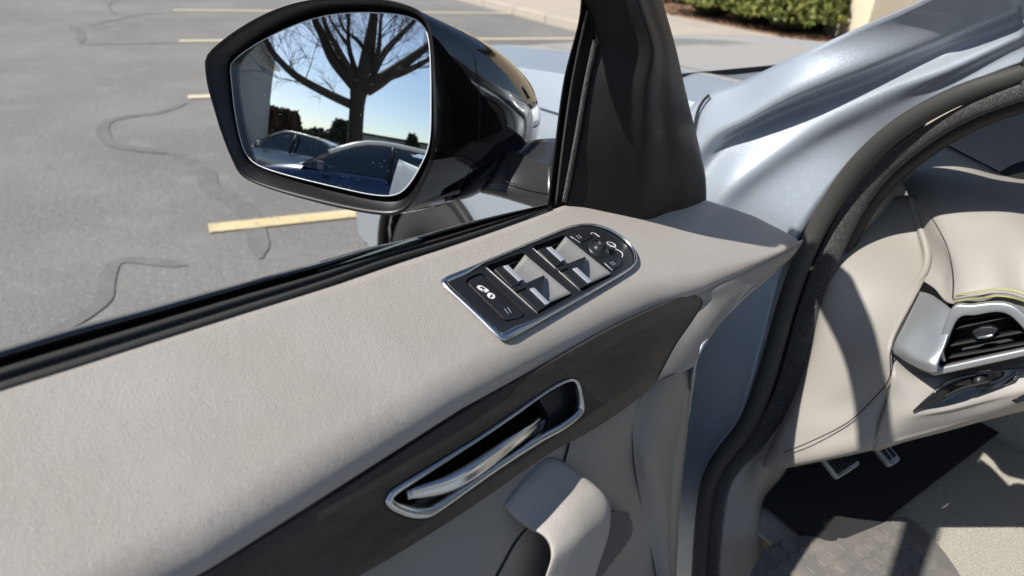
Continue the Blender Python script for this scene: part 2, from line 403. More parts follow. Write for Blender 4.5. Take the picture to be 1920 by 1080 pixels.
lab = ['green shrub at the left end of the hedge beyond the bonnet', 'olive shrub second from the left in the hedge beyond the bonnet', 'yellow-green shrub in the middle of the hedge over the brown mulch',
       'dense green shrub right of the middle of the hedge beyond the bonnet', 'green shrub next to the cream wall at the right end of the hedge', 'far shrub hidden behind the black door pillar trim', 'bright green shrub on the right side of the cream wall', 'last shrub of the row beyond the silver pillar']
for (px, py, h, _), l in zip(hb, lab):
    g = G(px, py, .14); shrub(g.x, g.y+.35, .85, .75, h*1.25, l)
# cream wall standing in the hedge
wb = G(1608, 84, .14); wc = G(1700, 40, .14)
e = empty('cream_wall', wb, 'cream painted wall end standing at the right end of the hedge', 'wall')
wd_ = Vector((.95, -.3, 0)).normalized(); wn_ = Vector((.3, .95, 0)).normalized()
boxo('wall_body', wb+wd_*.48+wn_*.6+Z*.9, wd_*.42, wn_*.6, Z*.95, M_wallc, e, .015)
boxo('cap_stone', wb+wd_*.48+wn_*.6+Z*1.9, wd_*.5, wn_*.65, Z*.045, M_conc, e, .01)

tbld = empty('tan_building', kp(0, 6.4, .14), 'tan building wall behind the hedge, above the frame and mirrored in the bonnet', 'building')
boxo('wall', kp(2, 8.9, 3.2), kd*11, kn*2.5, Z*3.1, M_walltan, tbld, .02)
boxo('roof', kp(2, 8.9, 6.45), kd*11.4, kn*2.9, Z*.14, M_bark, tbld, .02)
for s_ in (-6.5, 9.5):
    wdw = boxo('window', kp(s_, 6.385, 2.4), kd*.9, kn*.02, Z*.8, M_glassd, tbld); boxo('window_frame', kp(s_, 6.39, 2.4), kd*1.0, kn*.015, Z*.9, M_cwhite, tbld)

# ================================================================ THE CAR
car = empty('silver_suv', K(0, .8, 0), 'silver-blue metallic car with beige interior and its driver door wide open', 'car')
# ---- front door: outer skin
def doorpt(u, b, z): 
    p = A+U*u+NB*b; return Vector((p.x, p.y, z))
rows = []
for z in (.42, .5, .62, .8, .95, 1.08, 1.17, 1.195):
    bul = .075*math.sin(max(0, min(1, (z-.3)/.95))*math.pi)
    rows.append([doorpt(u, .035+bul, z-.06*u) for u in (-.92, -.6, -.3, 0, .25, .42)])
door = loft('front_door', rows, M_paint, car, 3, 3, .003)
door['label'] = 'silver driver door swung open, beige leather inside'
CARDOOR = door
# ---- upper trim (leather): plane with a rolled lower edge
top = [(-.95, .004), (-.62, .004), (-.35, .010), (-.19, .008), (.02, .002), (.12, .035), (.2, .05), (.31, .070), (.345, .100), (.38, .134), (.405, .18), (.413, .222)]
bot = [(-.95, .186), (-.56, .186), (-.39, .190), (-.227, .196), (-.05, .203), (.077, .212), (.18, .218), (.29, .2245), (.36, .2275), (.395, .229), (.41, .2305), (.414, .2315)]
def interp(tab, x):
    for (a, b), (c, d) in zip(tab, tab[1:]):
        if x <= c: return b+(d-b)*max(0, (x-a)/(c-a))
    return tab[-1][1]
_be = [(150, 1200), (400, 1062), (680, 884), (867, 765), (1000, 692), (1069, 655), (1150, 614), (1240, 573), (1322, 545), (1400, 508), (1445, 485), (1500, 457)]
def _RR(u):
    sh = max(0, min(1, (u-.0)/.33)); return .034*(1-sh)+.004*sh
bot = []
for p_ in _be:
    h_ = -.03
    for _ in range(6):
        q_ = uw(T(*p_, h_)); h_ = -_RR(q_[0])*.75*.8+.0025*math.sin(math.pi*.98)
    bot.append(q_)
bot = [(-1.2, bot[0][1])]+bot
swo = [(837, 520), (830, 529), (838, 541), (865, 566), (900, 599), (932, 630), (943, 636), (956, 634), (985, 618), (1030, 593), (1100, 554), (1160, 519), (1184, 503), (1192, 490), (1186, 469), (1165, 447), (1134, 429), (1100, 422), (1066, 427), (1030, 441), (960, 470), (890, 499)]
swuw = [uw(T(*p)) for p in swo]; swc = (sum(a for a, b in swuw)/len(swuw), sum(b for a, b in swuw)/len(swuw))
swin = [(swc[0]+(a-swc[0])*.985, swc[1]+(b-swc[1])*.985) for a, b in swuw]
NU, NW = 300, 70; rows = []
for i in range(NU+1):
    u = -.95+(.414+.95)*(i/NU)**.9; wt, wbm = interp(top, u), interp(bot, u); R = _RR(u); r = []
    for j in range(NW+1):
        t = j/NW; w = wt+(wbm-wt)*t; x = max(0, (w-(wbm-R))/R); h = -(1-math.sqrt(max(0, 1-x*x*.96)))*R*.75
        x2 = max(0, 1-(w-wt)/.012); h -= x2*x2*.004
        # gentle hump round the switch plate and crown
        h += .0025*math.sin(math.pi*t)
        # dish where the pillar trim enters
        r.append(TL(u, w, h))
    rows.append(r)
trim = gridmesh('upper_trim', rows, M_leather, CARDOOR, skip=lambda c: inpoly(*uw(c), swin))
# ---- wood panel and lower panel share a frame
WO = T(1310, 553, -.020); UW_ = (T(1300, 556, -.014)-T(500, 1010, -.036)).normalized(); WN = (-NB*.94+Z*.34).normalized(); WN = (WN-UW_*WN.dot(UW_)).normalized(); WY = WN.cross(UW_).normalized()
if WY.z < 0: WY = -WY
def WP(px, py, h=0): return PL(px, py, WO+WN*h, WN)
wood_out = [(150, 1215), (400, 1065), (680, 893), (867, 774), (1069, 658), (1150, 614), (1240, 572), (1292, 551), (1312, 549), (1326, 560), (1318, 580), (1298, 606), (1268, 648), (1238, 708), (1186, 757), (1110, 808), (1030, 852), (929, 922), (850, 975), (758, 1033), (670, 1084), (500, 1180), (300, 1300)]
hz = lambda x, y: (680+x/2.571, 660+y/2.571)
hol = [hz(*p) for p in [(107, 725), (118, 695), (150, 655), (300, 565), (430, 485), (560, 405), (700, 310), (850, 205), (930, 155), (985, 130), (1018, 128), (1042, 150), (1055, 200), (1064, 262), (1058, 295), (1020, 338), (950, 388), (870, 430), (735, 515), (600, 605), (470, 700), (350, 785), (300, 803), (240, 803), (180, 785), (130, 758)]]
wf = (WO, UW_, WY, WN)
wood = plate('wood_trim', [WP(*p) for p in wood_out], [[WP(*p) for p in hol]], wf, .008, .0015, M_wood, CARDOOR, 5)
# ---- end flank under the trim near the hinge
_p1, _p2, _p3 = T(1500, 457, -.006), T(1322, 552, -.016), WP(1240, 712, .001)
_fn = (_p2-_p1).cross(_p3-_p1).normalized()
if _fn.dot(C-_p1) < 0: _fn = -_fn
def FP(px, py, h=0): return PL(px, py, _p1+_fn*h, _fn)
loft('trim_flank', [[FP(1506, 449, -.006), FP(1470, 464, -.006), FP(1430, 483, -.006), FP(1380, 508, -.006), FP(1340, 531, -.005), WP(1296, 546, .0)],
                    [FP(1503, 456), FP(1470, 472, .001), FP(1430, 492, .001), FP(1380, 517, .001), FP(1340, 541, .0), WP(1300, 551, .0008)],
                    [FP(1484, 483), FP(1450, 502, .003), FP(1410, 524, .003), FP(1370, 548, .003), FP(1342, 562, .001), WP(1318, 566, .0008)],
                    [FP(1446, 514), FP(1415, 534, .004), FP(1385, 556, .004), FP(1352, 580, .004), FP(1324, 594, .001), WP(1301, 598, .0008)],
                    [FP(1395, 556), FP(1372, 580, .004), FP(1348, 604, .004), FP(1316, 632, .003), FP(1290, 645, .001), WP(1268, 646, .0008)],
                    [FP(1345, 608), FP(1332, 632, .003), FP(1315, 658, .003), FP(1290, 682, .002), FP(1265, 692, .001), WP(1242, 694, .0008)],
                    [FP(1306, 668), FP(1303, 682, .001), FP(1296, 690, .001), FP(1272, 700, .001), FP(1250, 707, .0), WP(1232, 712, .0008)]], M_leather2, CARDOOR, 4, 4, 0)
# shadow gap behind
plate('trim_gap', [WP(*p, -.009) for p in [(150, 1180), (400, 1055), (867, 768), (1069, 652), (1240, 570), (1306, 552), (1318, 562), (1295, 606), (1238, 700), (929, 915), (300, 1290)]], [[WP(*p, -.009) for p in hol]], (WO-WN*.010, UW_, WY, WN), .003, 0, M_seam, CARDOOR)
# ---- interior release handle
hd = plate('handle_bowl', rnd([WP(*p, -.032) for p in [(690, 960), (730, 905), (1040, 690), (1110, 690), (1120, 780), (800, 990), (730, 990)]], .01), [], (WO-WN*.032, UW_, WY, WN), .003, 0, M_gloss, CARDOOR)
hb_ = [WP(*p, 0) for p in hol]; hc = sum(hb_, Vector())/len(hb_)
hbs = crc(hb_, 3)
gridmesh('handle_bowl_wall', [[p-WN*.0 for p in hbs], [p-WN*.012 for p in hbs], [hc+(p-hc)*.93-WN*.034 for p in hbs]], M_gloss, CARDOOR, closed=True)
# chrome surround: swept profile, wider at the bottom left
def ring(name, pts, wid, hgt, m, parent, nrm, inward=1):
    c = sum(pts, Vector())/len(pts); N = len(pts); rows = []
    for i, p in enumerate(pts):
        t = (pts[(i+1) % N]-pts[i-1]).normalized(); s = nrm.cross(t)
        if s.dot(c-p) < 0: s = -s
        w = wid(i, p) if callable(wid) else wid
        rows.append([p+nrm*0, p+nrm*hgt*.75+s*w*.12, p+nrm*hgt+s*w*.4, p+nrm*hgt*.85+s*w*.75, p+nrm*.0005+s*w, p-nrm*.003+s*w])
    rows.append(rows[0]); return gridmesh(name, rows, m, parent)
sr = ring('handle_surround', hbs, lambda i, p: .0035+.0045*max(0, min(1, .5+(hc-p).dot(WY)/.05))+.003*max(0, min(1, (hc-p).dot(U)/.1-.3)), .003, M_chrome, CARDOOR, WN)
# cup pad at the right of the handle
plate('handle_cup_pad', rnd([WP(*hz(*p), -.014) for p in [(850, 225), (985, 145), (1015, 150), (1035, 200), (1040, 285), (1000, 330), (880, 405), (905, 330)]], .004), [], (WO-WN*.014, UW_, WY, WN), .02, .002, M_blacks, CARDOOR)
# lever
lv = [(hz(218, 688), .0050, .006), (hz(300, 668), .0075, .009), (hz(400, 640), .0095, .012), (hz(500, 590), .0105, .014), (hz(600, 525), .0100, .014), (hz(700, 450), .0085, .012), (hz(790, 385), .0072, .006), (hz(850, 335), .0062, -.004)]
rows = []
for (pq, r, h) in lv:
    c0 = WP(*pq, h-.006); rows.append((c0, r))
P4 = cr([Vector((*c, r*.78)) for c, r in rows], 6); ld = (rows[-1][0]-rows[0][0]).normalized(); ls = WN.cross(ld).normalized()
if ls.z < 0: ls = -ls
pr = [(1.0, -.3), (1.05, .1), (.85, .45), (.45, .55), (.15, .35), (-.1, .30), (-.5, .42), (-.95, .25), (-1.1, -.1), (-1.0, -.35)]
gridmesh('release_lever', [[Vector(q[:3])+ls*(a*q[3])+WN*(b*q[3]) for a, b in pr] for q in P4], M_chrome, CARDOOR, closed=True)
tube('lever_pin', [WP(*hz(212, 690), .0), WP(*hz(232, 686), .001)], .0042, M_chrome, CARDOOR, 1)

# ---- lower door panel
LO = WO-WN*.026
def LP(px, py, h=0): return PL(px, py, LO+WN*h, WN)
def lq(px, py, h=0): return LP(px, py, h)
loft('lower_panel', [[lq(1330, 590, .0), lq(1180, 690, .004), lq(1000, 800, .006), lq(800, 930, .006), lq(600, 1060, .006), lq(300, 1240, .006)],
                     [lq(1312, 640, -.002), lq(1190, 770, .003), lq(1040, 870, .008), lq(850, 1000, .008), lq(660, 1120, .008), lq(350, 1300, .008)],
                     [lq(1300, 700, -.004), lq(1200, 820, -.005), lq(1060, 930, .006), lq(900, 1060, .010), lq(720, 1180, .010), lq(400, 1380, .010)],
                     [lq(1290, 800, -.012), lq(1200, 900, -.016), lq(1080, 1010, .0), lq(940, 1120, .010), lq(780, 1250, .010), lq(450, 1450, .010)],
                     [lq(1275, 950, -.022), lq(1200, 1050, -.022), lq(1100, 1120, -.01), lq(980, 1220, .004), lq(820, 1350, .006), lq(500, 1550, .006)],
                     [lq(1265, 1150, -.03), lq(1200, 1200, -.03), lq(1120, 1260, -.02), lq(1000, 1340, -.01), lq(860, 1450, .0), lq(560, 1650, .0)]], M_beige, CARDOOR, 8, 8, .004)
# raised ridge of the map pocket and hinge-side roll
loft('hinge_side_lining', [[lq(1225, 716, .004), lq(1262, 700, .009), lq(1292, 688, .004), lq(1306, 700, -.02)],
                         [lq(1190, 770, .003), lq(1228, 780, .008), lq(1270, 770, .002), lq(1292, 775, -.03)],
                         [lq(1188, 850, -.004), lq(1218, 860, .009), lq(1255, 860, -.002), lq(1272, 865, -.03)],
                         [lq(1200, 930, -.016), lq(1230, 935, -.004), lq(1252, 935, -.008), lq(1266, 940, -.04)],
                         [lq(1215, 1000, -.022), lq(1240, 1000, -.014), lq(1255, 1000, -.018), lq(1262, 1000, -.05)],
                         [lq(1240, 1120, -.02), lq(1248, 1120, -.01), lq(1256, 1120, -.012), lq(1264, 1120, -.04)]], M_beige, CARDOOR, 5, 5, 0)
tube('panel_seam', [lq(992, 985, .0085), lq(965, 1020, .0105), lq(930, 1083, .0115), lq(880, 1160, .0115)], .0011, M_seam, CARDOOR)
tube('panel_seam', [lq(1068, 826, .008), lq(1062, 852, .009), lq(1052, 880, .0095), lq(1035, 900, .010)], .0012, M_seam, CARDOOR)
# flank seam where upper roll meets lining
tube('panel_seam', [WP(1240, 711, .0015), WP(1265, 700, .0015), WP(1290, 691, .0)], .0009, M_seam, CARDOOR)
# speaker grille with dimples
sg = [lq(*p, .006) for p in [(1140, 962), (1160, 957), (1178, 960), (1188, 985), (1182, 1010), (1160, 1040), (1125, 1085), (1090, 1110), (1095, 1020)]]
SF = (LO+WN*.006, UW_, WY, WN)
sp = plate('speaker_grille', rnd(sg, .006), [], SF, .004, .0008, M_greyp, CARDOOR)
bm = bmesh.new(); sg2 = [((p-LO).dot(UW_), (p-LO).dot(WY)) for p in sg]
us = [a for a, b in sg2]; vs_ = [b for a, b in sg2]; pt = .0034
i = 0; y = min(vs_)
while y < max(vs_):
    x = min(us)+(pt/2 if i % 2 else 0)
    while x < max(us):
        if inpoly(x, y, sg2):
            c = LO+UW_*x+WY*y+WN*.0063; v = [bm.verts.new(c+(U*math.cos(a)+WY*math.sin(a))*.0011) for a in [k*math.pi/3 for k in range(6)]]; bm.faces.new(v)
        x += pt
    y += pt*.866; i += 1
tag(from_bm('perforation', bm, M_seam, sp, False), kind='stuff')
# ---- pull handle
def station(L, R_, h, side, mid=None):
    l3 = lambda t: (L[0]+(R_[0]-L[0])*t, L[1]+(R_[1]-L[1])*t)
    return [lq(*l3(.05), h-side), lq(*l3(.0), h-side*.5), lq(*l3(.005), h-.006), lq(*l3(.04), h-.001), lq(*l3(.25), h+.001), lq(*l3(.5), h+.002), lq(*l3(.75), h+.001), lq(*l3(.95), h-.001), lq(*l3(.995), h-.006), lq(*l3(1.0), h-side*.5), lq(*l3(.95), h-side)]
PHS = [((940, 946), (1012, 858), .006, .02), ((946, 954), (1040, 856), .012, .02), ((982, 986), (1082, 884), .026, .03), ((1016, 1004), (1118, 910), .044, .042), ((1030, 1022), (1138, 932), .053, .05),
       ((1033, 1045), (1145, 962), .058, .05), ((1028, 1065), (1140, 1005), .058, .05), ((1020, 1090), (1122, 1060), .056, .05), ((1005, 1150), (1098, 1140), .052, .05), ((985, 1230), (1075, 1225), .046, .05)]
ph = loft('pull_handle', [station(*p) for p in PHS], M_leather, CARDOOR, 4, 5, 0)

_inn = [FP(1503, 456), FP(1446, 514), FP(1395, 556), FP(1345, 608), FP(1304, 672), lq(1290, 775, -.03), lq(1270, 865, -.03), lq(1264, 940, -.04), lq(1260, 1000, -.05), lq(1262, 1150, -.05)]
_out = [doorpt(.42, .045, 1.11), doorpt(.42, .05, 1.05), doorpt(.42, .06, 1.0), doorpt(.42, .07, .94), doorpt(.42, .08, .86), doorpt(.42, .09, .78), doorpt(.42, .09, .70), doorpt(.42, .09, .62), doorpt(.42, .07, .54), doorpt(.42, .05, .45)]
loft('door_front_edge', [[a, a.lerp(b, .2)+U*.012, a.lerp(b, .6)+U*.012, b] for a, b in zip(_inn, _out)], M_paint, CARDOOR, 3, 3, .003)
gridmesh('door_rear_edge', [[doorpt(-.92, b, z) for b in (-.15, -.05, .04+.07*math.sin(max(0, min(1, (z-.3)/.95))*math.pi))] for z in (.45, .6, .8, 1.0, 1.15, 1.24)], M_paint, CARDOOR)
lathe_latch = boxo('door_latch', doorpt(-.926, -.02, .95), U*.004, NB*.02, Z*.045, M_chrome, CARDOOR, .003)
# ---- window seals along the belt
def zz8(x, y): return (600+x/4.364, 360+y/4.364)
e_out = [(-620, 841), (-380, 769), (-150, 700), (0, 655), (140, 614), (280, 577), (430, 536), (600, 491), (692, 465), (774, 446), (898, 412), (1024, 383)]
e_in = [(-620, 963), (-380, 880), (-150, 800), (0, 748), (150, 700), (300, 648), (460, 594), (600, 546), (737, 495), (850, 459), (950, 425), (1035, 389)]
def belt(t, h): 
    return [T(a[0]+(b[0]-a[0])*t, a[1]+(b[1]-a[1])*t, h) for a, b in zip(e_out, e_in)]
strip('outer_belt_moulding', [belt(-.02, -.016), belt(.0, -.003), belt(.10, .001), belt(.22, -.001), belt(.27, -.012)], M_gloss, CARDOOR)
strip('window_slot', [belt(.2, -.013), belt(.55, -.013)], M_rubberb, CARDOOR)
strip('gloss_bead', [belt(.01, -.002), belt(.03, .0025), belt(.08, .0045), belt(.14, .004), belt(.19, .001), belt(.21, -.004)], M_gloss, CARDOOR)
strip('inner_belt_seal', [belt(.36, -.012), belt(.38, -.001), belt(.46, .0015), belt(.55, -.0005), belt(.60, -.006), belt(.64, -.006), belt(.68, -.001), belt(.76, .002), belt(.86, .000), belt(.93, -.004), belt(1.02, -.006)], M_rubber, CARDOOR)
strip('felt_strip', [belt(.60, -.004), belt(.63, -.0025), belt(.67, -.004)], M_felt, CARDOOR)
strip('dust_on_moulding', [[belt(-.03, .0005)[k] for k in range(7, 12)], [belt(.17, .0012)[k] for k in range(7, 12)]], M_felt, CARDOOR)
# top edge of the lowered window pane
ge = [T(600, 506, .0), T(692, 478, .004), T(740, 462, .006), T(782, 449, .006), T(796, 449, .001)]
gl = strip('window_glass', [ge, [p+NB*.004-Z*.0 for p in ge], [p+NB*.004-Z*.05 for p in ge]], M_pale, CARDOOR)

# ---- door pillar trim (black triangle) + run channel + felt
_pt = [[(870, -190, .66), (1150, -190, .72), (1190, -190, .78)],
       [(1010, -90, .745), (1172, -95, .755), (1216, -95, .83)],
       [(1091, 0, .80), (1197, 0, .775), (1240, 0, .87)],
       [(1117, 70, .83), (1225, 92, .81), (1266, 92, .91)],
       [(1103, 156, .85), (1213, 167, .835), (1284, 172, .955)],
       [(1085, 262, .88), (1211, 272, .88), (1307, 268, 1.02)],
       [(1070, 345, .91), (1213, 362, .935), (1320, 330, 1.08)],
       [(1058, 397, .925), (1215, 417, .975), (1322, 385, 1.11)]]
rows = []
for a, b, c in _pt:
    a, b, c = V(a), V(b), V(c); rows.append([a, a.lerp(b, .35), a.lerp(b, .7), a.lerp(b, .9), b.lerp((a+c)/2, .05), b.lerp(c, .12), b.lerp(c, .35), b.lerp(c, .62)-fw*.006, c-fw*.004, c+fw*.012])
loft('pillar_trim', rows, M_black, CARDOOR, 4, 6, .006)
# skin of the outer frame behind it
loft('window_channel', [[(1062, -90, .74), (1070, -90, .775), (1090, -90, .77), (1090, -90, .745)],
                        [(1093, 5, .80), (1094, 5, .835), (1118, 40, .85), (1116, 35, .82)],
                        [(1060, 148, .86), (1072, 148, .885), (1108, 152, .875), (1110, 154, .858)],
                        [(1043, 270, .89), (1055, 270, .915), (1090, 268, .905), (1093, 264, .888)],
                        [(1028, 392, .925), (1040, 392, .945), (1058, 392, .94), (1064, 390, .922)]], M_rubberb, CARDOOR, 4, 6, .002)
tube('channel_lip', [(1101, 20, .80), (1074, 148, .858), (1056, 270, .888), (1042, 386, .920)], .0016, M_rubber, CARDOOR)
tube('felt_strip', [(1116, 75, .826), (1099, 156, .846), (1080, 262, .876), (1058, 378, .918)], .0030, M_felt, CARDOOR, 8, 8)
# upper window frame out of the photo: header, rear post
_b0 = D(1130, -190, .71)
tube('window_frame', [_b0+Z*.05+NB*.01, _b0+U*-.07+Z*.09, doorpt(-.28, -.08, 1.715), doorpt(-.60, -.09, 1.745), doorpt(-.84, -.12, 1.70), doorpt(-.92, -.12, 1.52), doorpt(-.93, -.08, 1.25)], [.034, .034, .028, .023, .022, .021, .021], M_black, CARDOOR, 6, 10)

# ================================================================ WINDOW SWITCH PACK
HS = .0055
def S(px, py, h=0): return T(px, py, HS+h)
z3 = lambda x, y: (800+x/3.857, 380+y/3.857)
SFm = (A+NT*HS, U, -WD, NT)
swp = [S(*p) for p in swo]; swp2 = crc(swp, 4)
# rounded corners at the left and bottom
cen = sum(swp, Vector())/len(swp)
btn_out = [z3(*p) for p in [(283, 580), (300, 545), (385, 510), (420, 520), (715, 800), (700, 830), (590, 858), (555, 850)]]
pit1 = [z3(*p) for p in [(428, 455), (690, 362), (720, 372), (1055, 648), (1045, 672), (815, 800), (785, 792), (435, 480)]]
pit2 = [z3(*p) for p in [(762, 318), (985, 236), (1015, 240), (1345, 505), (1335, 530), (1130, 638), (1095, 628), (768, 345)]]
kc = z3(1245, 335)
knob_hole = [(kc[0]+22*math.cos(a), kc[1]+17*math.sin(a)+3*math.cos(a)) for a in [2*math.pi*i/20 for i in range(20)]]
def shrink(pts, k):
    c = sum(pts, Vector())/len(pts); return [c+(p-c)*k for p in pts]
sw = plate('window_switch_panel', shrink(swp2, .975), [rnd([S(*p) for p in btn_out], .002), rnd([S(*p) for p in pit1], .0025), rnd([S(*p) for p in pit2], .0025), [S(*p) for p in knob_hole]], SFm, .006, .0006, M_blacks, car)
sw['label'] = 'black window switch panel with satin metal inserts set in the door top'
def ringw(i, p):
    d = p-cen; return .0024+.0050*max(0, min(1, (-d.dot(U)/.12-.55)*4))+.0022*max(0, min(1, d.dot(WD)/.03-.3))
ring('chrome_surround', [cen+(p-cen)*1.012 for p in swp2], ringw, .0028, M_chrome, sw, NT)
plate('panel_base', swp2, [], (A+NT*(HS-.0135), U, -WD, NT), .002, 0, M_blacks, sw)
def wallring(name, pts, m, d=.0125):
    rows = [pts+[pts[0]], [p-NT*d for p in pts]+[pts[0]-NT*d]]; return gridmesh(name, rows, m, sw, smooth=False)
for hole, nm in ((pit1, 'recess_wall'), (pit2, 'recess_wall')):
    wallring(nm, rnd([S(*p) for p in hole], .0025), M_blacks)
wallring('button_recess', rnd([S(*p) for p in btn_out], .002), M_blacks, .004)
# raised lips on the left recess rims, pale metal painting in their highlight
for a, b in (((432, 470), (800, 798)), ((768, 330), (1110, 634))):
    tube('recess_lip_highlight', [S(*z3(*a), .0004), S(*z3((a[0]+b[0])/2, (a[1]+b[1])/2), .0006), S(*z3(*b), .0004)], .0008, M_satin, sw, 4, 8)
# satin inserts: curved slope from the right rim down into the recess
def insert(tl, bl, tr, br):
    # tl/bl deep edge, tr/br rim edge
    loft('metal_insert', [[S(*z3(*tr), -.0003), S(*z3(*[(tr[i]*2+br[i])/3 for i in (0, 1)]), -.0003), S(*z3(*[(tr[i]+br[i]*2)/3 for i in (0, 1)]), -.0003), S(*z3(*br), -.0003)],
                          [S(*z3(*[tr[i]*.93+tl[i]*.07 for i in (0, 1)]), -.0008), S(*z3(*[(tr[i]*2+br[i])/3*.93+(tl[i]*2+bl[i])/3*.07 for i in (0, 1)]), -.0008), S(*z3(*[(tr[i]+2*br[i])/3*.93+(tl[i]+2*bl[i])/3*.07 for i in (0, 1)]), -.0008), S(*z3(*[br[i]*.93+bl[i]*.07 for i in (0, 1)]), -.0008)],
                          [S(*z3(*[tr[i]*.5+tl[i]*.5 for i in (0, 1)]), -.0065), S(*z3(*[(tr[i]*2+br[i])/6+(tl[i]*2+bl[i])/6 for i in (0, 1)]), -.0065), S(*z3(*[(tr[i]+2*br[i])/6+(tl[i]+2*bl[i])/6 for i in (0, 1)]), -.0065), S(*z3(*[br[i]*.5+bl[i]*.5 for i in (0, 1)]), -.0065)],
                          [S(*z3(*tl), -.0115), S(*z3(*[(tl[i]*2+bl[i])/3 for i in (0, 1)]), -.0115), S(*z3(*[(tl[i]+bl[i]*2)/3 for i in (0, 1)]), -.0115), S(*z3(*bl), -.0115)]], M_satin, sw, 4, 5, .0006)
insert((600, 520), (850, 740), (712, 374), (1048, 655))
insert((900, 380), (1165, 590), (1005, 243), (1338, 512))
# window switches: body block, light strip, upturned lip
def switch(body, stripq, fin):
    b = [S(*z3(*p), .0005) for p in body]
    s = plate('window_switch', rnd(b, .0012, 3), [], (A+NT*(HS+.0005), U, -WD, NT), .010, .0008, M_blacks, sw)
    q = [S(*z3(*p), .0012) for p in stripq]
    plate('grip_strip', q, [], (A+NT*(HS+.0014), U, -WD, NT), .0022, .0003, M_lightgrey, s)
    f = [S(*z3(*p), .001) for p in fin]
    bm = bmesh.new(); hs = (-.0005, -.0002, .0012, -.0075, -.009, -.009)
    if fin:
        plate('switch_side', rnd([S(*z3(*p), .0012) for p in fin], .0012, 3), [], (A+NT*(HS+.0012), U, -WD, NT), .0016, .0004, M_blacks, s)
    bm.free()
    return s
switch([(488, 478), (565, 445), (700, 565), (620, 612)], [(556, 458), (588, 450), (696, 556), (668, 566)], [(612, 618), (730, 575), (852, 522), (858, 545), (835, 612), (820, 645), (745, 598), (640, 648)])
switch([(660, 652), (745, 612), (892, 732), (812, 782)], [(746, 622), (778, 614), (890, 726), (862, 736)], [])
switch([(802, 340), (878, 310), (1008, 415), (930, 468)], [(868, 325), (900, 318), (1002, 412), (974, 422)], [(922, 474), (1040, 432), (1148, 388), (1154, 408), (1130, 470), (1116, 492), (1050, 462), (950, 496)])
switch([(980, 500), (1055, 472), (1195, 578), (1112, 618)], [(1056, 476), (1088, 468), (1196, 570), (1168, 580)], [])
# rear isolation button
bt = plate('rear_window_lock_button', rnd([S(*z3(*p), -.0008) for p in [(298, 582), (312, 556), (388, 522), (415, 530), (702, 805), (690, 828), (590, 848), (562, 842)]], .002), [], (A+NT*(HS-.0008), U, -WD, NT), .004, .0006, M_blacks, sw)
def flat(name, pts, m, parent, h=.0001, base=HS):
    P_ = [T(*z3(*p), base+h) for p in pts]; bm = bmesh.new(); bm.faces.new([bm.verts.new(p) for p in P_])
    return from_bm(name, bm, m, parent, False)
flat('window_icon', [(362, 612), (372, 597), (400, 600), (445, 628), (452, 640), (440, 645), (425, 650), (385, 632)], M_white, bt, -.0005)
flat('window_icon_pane', [(380, 612), (398, 606), (425, 622), (412, 628)], M_blacks, bt, -.0003)
flat('window_icon_pane', [(400, 628), (412, 632), (424, 644), (410, 642)], M_blacks, bt, -.0003)
flat('child_lock_icon', [(466+29*math.cos(a), 673+21*math.sin(a)+6*math.cos(a)) for a in [2*math.pi*i/20 for i in range(20)]], M_white, bt, -.0005)
flat('child_lock_icon_mark', [(455, 678), (470, 662), (480, 660), (474, 672), (482, 682), (468, 680), (460, 690)], M_blacks, bt, -.0003)
for dx, dy in ((0, 0), (22, -8)):
    flat('indicator_mark', [(560+dx, 765+dy), (564+dx, 764+dy), (592+dx, 803+dy), (588+dx, 805+dy)], M_lightgrey, bt, -.0005)
# mirror adjuster
kb = S(*kc); kr = (S(kc[0]+22, kc[1]+2)-kb).length
def lathe(name, c, ax, prof, m, parent, seg=28):
    x = ax.orthogonal().normalized(); y = ax.cross(x)
    return gridmesh(name, [[c+ax*h+(x*math.cos(a)+y*math.sin(a))*r for a in [2*math.pi*k/seg for k in range(seg)]] for r, h in prof], m, parent, closed=True)
kr = .0155
kn_ = lathe('mirror_adjuster_knob', kb+NT*0, NT, [(kr*1.05, -.006), (kr, -.002), (kr*.93, .0005), (kr*.7, .0012), (kr*.52, .0035), (kr*.44, .0075), (kr*.42, .0105), (kr*.34, .0122), (0.0001, .0126)], M_blacks, sw)
gridmesh('knob_mark', [[kb+NT*.0124+U*x+WD*y for x in (-.002, .002)] for y in (-.0012, -.0004)], M_lightgrey, kn_)
for pts in ([(1038, 238), (1060, 222), (1130, 212), (1185, 222), (1204, 240), (1165, 262), (1112, 287), (1095, 280)], [(1283, 430), (1310, 405), (1368, 380), (1395, 392), (1412, 430), (1395, 458), (1348, 485), (1325, 475)]):
    b = plate('mirror_select_button', rnd([S(*z3(*p), .0016) for p in pts], .001, 3), [], (A+NT*(HS+.0016), U, -WD, NT), .003, .0006, M_blacks, sw)
    x0, y0 = pts[0]; e0, e1 = pts[0], pts[-2]
    flat('button_mark', [(x0+2, y0-6), (x0+10, y0-9), (e1[0]-20, e1[1]-8), (e1[0]-30, e1[1]-2)] if False else [(x0+40, y0), (x0+44, y0-1), (x0+70, y0+22), (x0+66, y0+24)], M_lightgrey, b, .0018)
    flat('button_mark', [(x0+56, y0-6), (x0+60, y0-7), (x0+86, y0+16), (x0+82, y0+18)], M_lightgrey, b, .0018)
    tube('button_edge_highlight', [T(*z3(x0+2, y0+6), HS+.0014), T(*z3(pts[-1][0]+10, pts[-1][1]+6), HS+.0014), T(*z3(pts[-2][0]-2, pts[-2][1]+4), HS+.0014)], .00045, M_lightgrey, b, 3, 6)  # light grey line painting the highlight along the button rim
def linepr(name, pts, r=.00045): return tube(name, [T(*z3(*p), HS+.0003) for p in pts], r, M_white, sw, 4, 6)
linepr('fold_arc_mark', [(1188, 232), (1192, 220), (1215, 222), (1253, 248)])
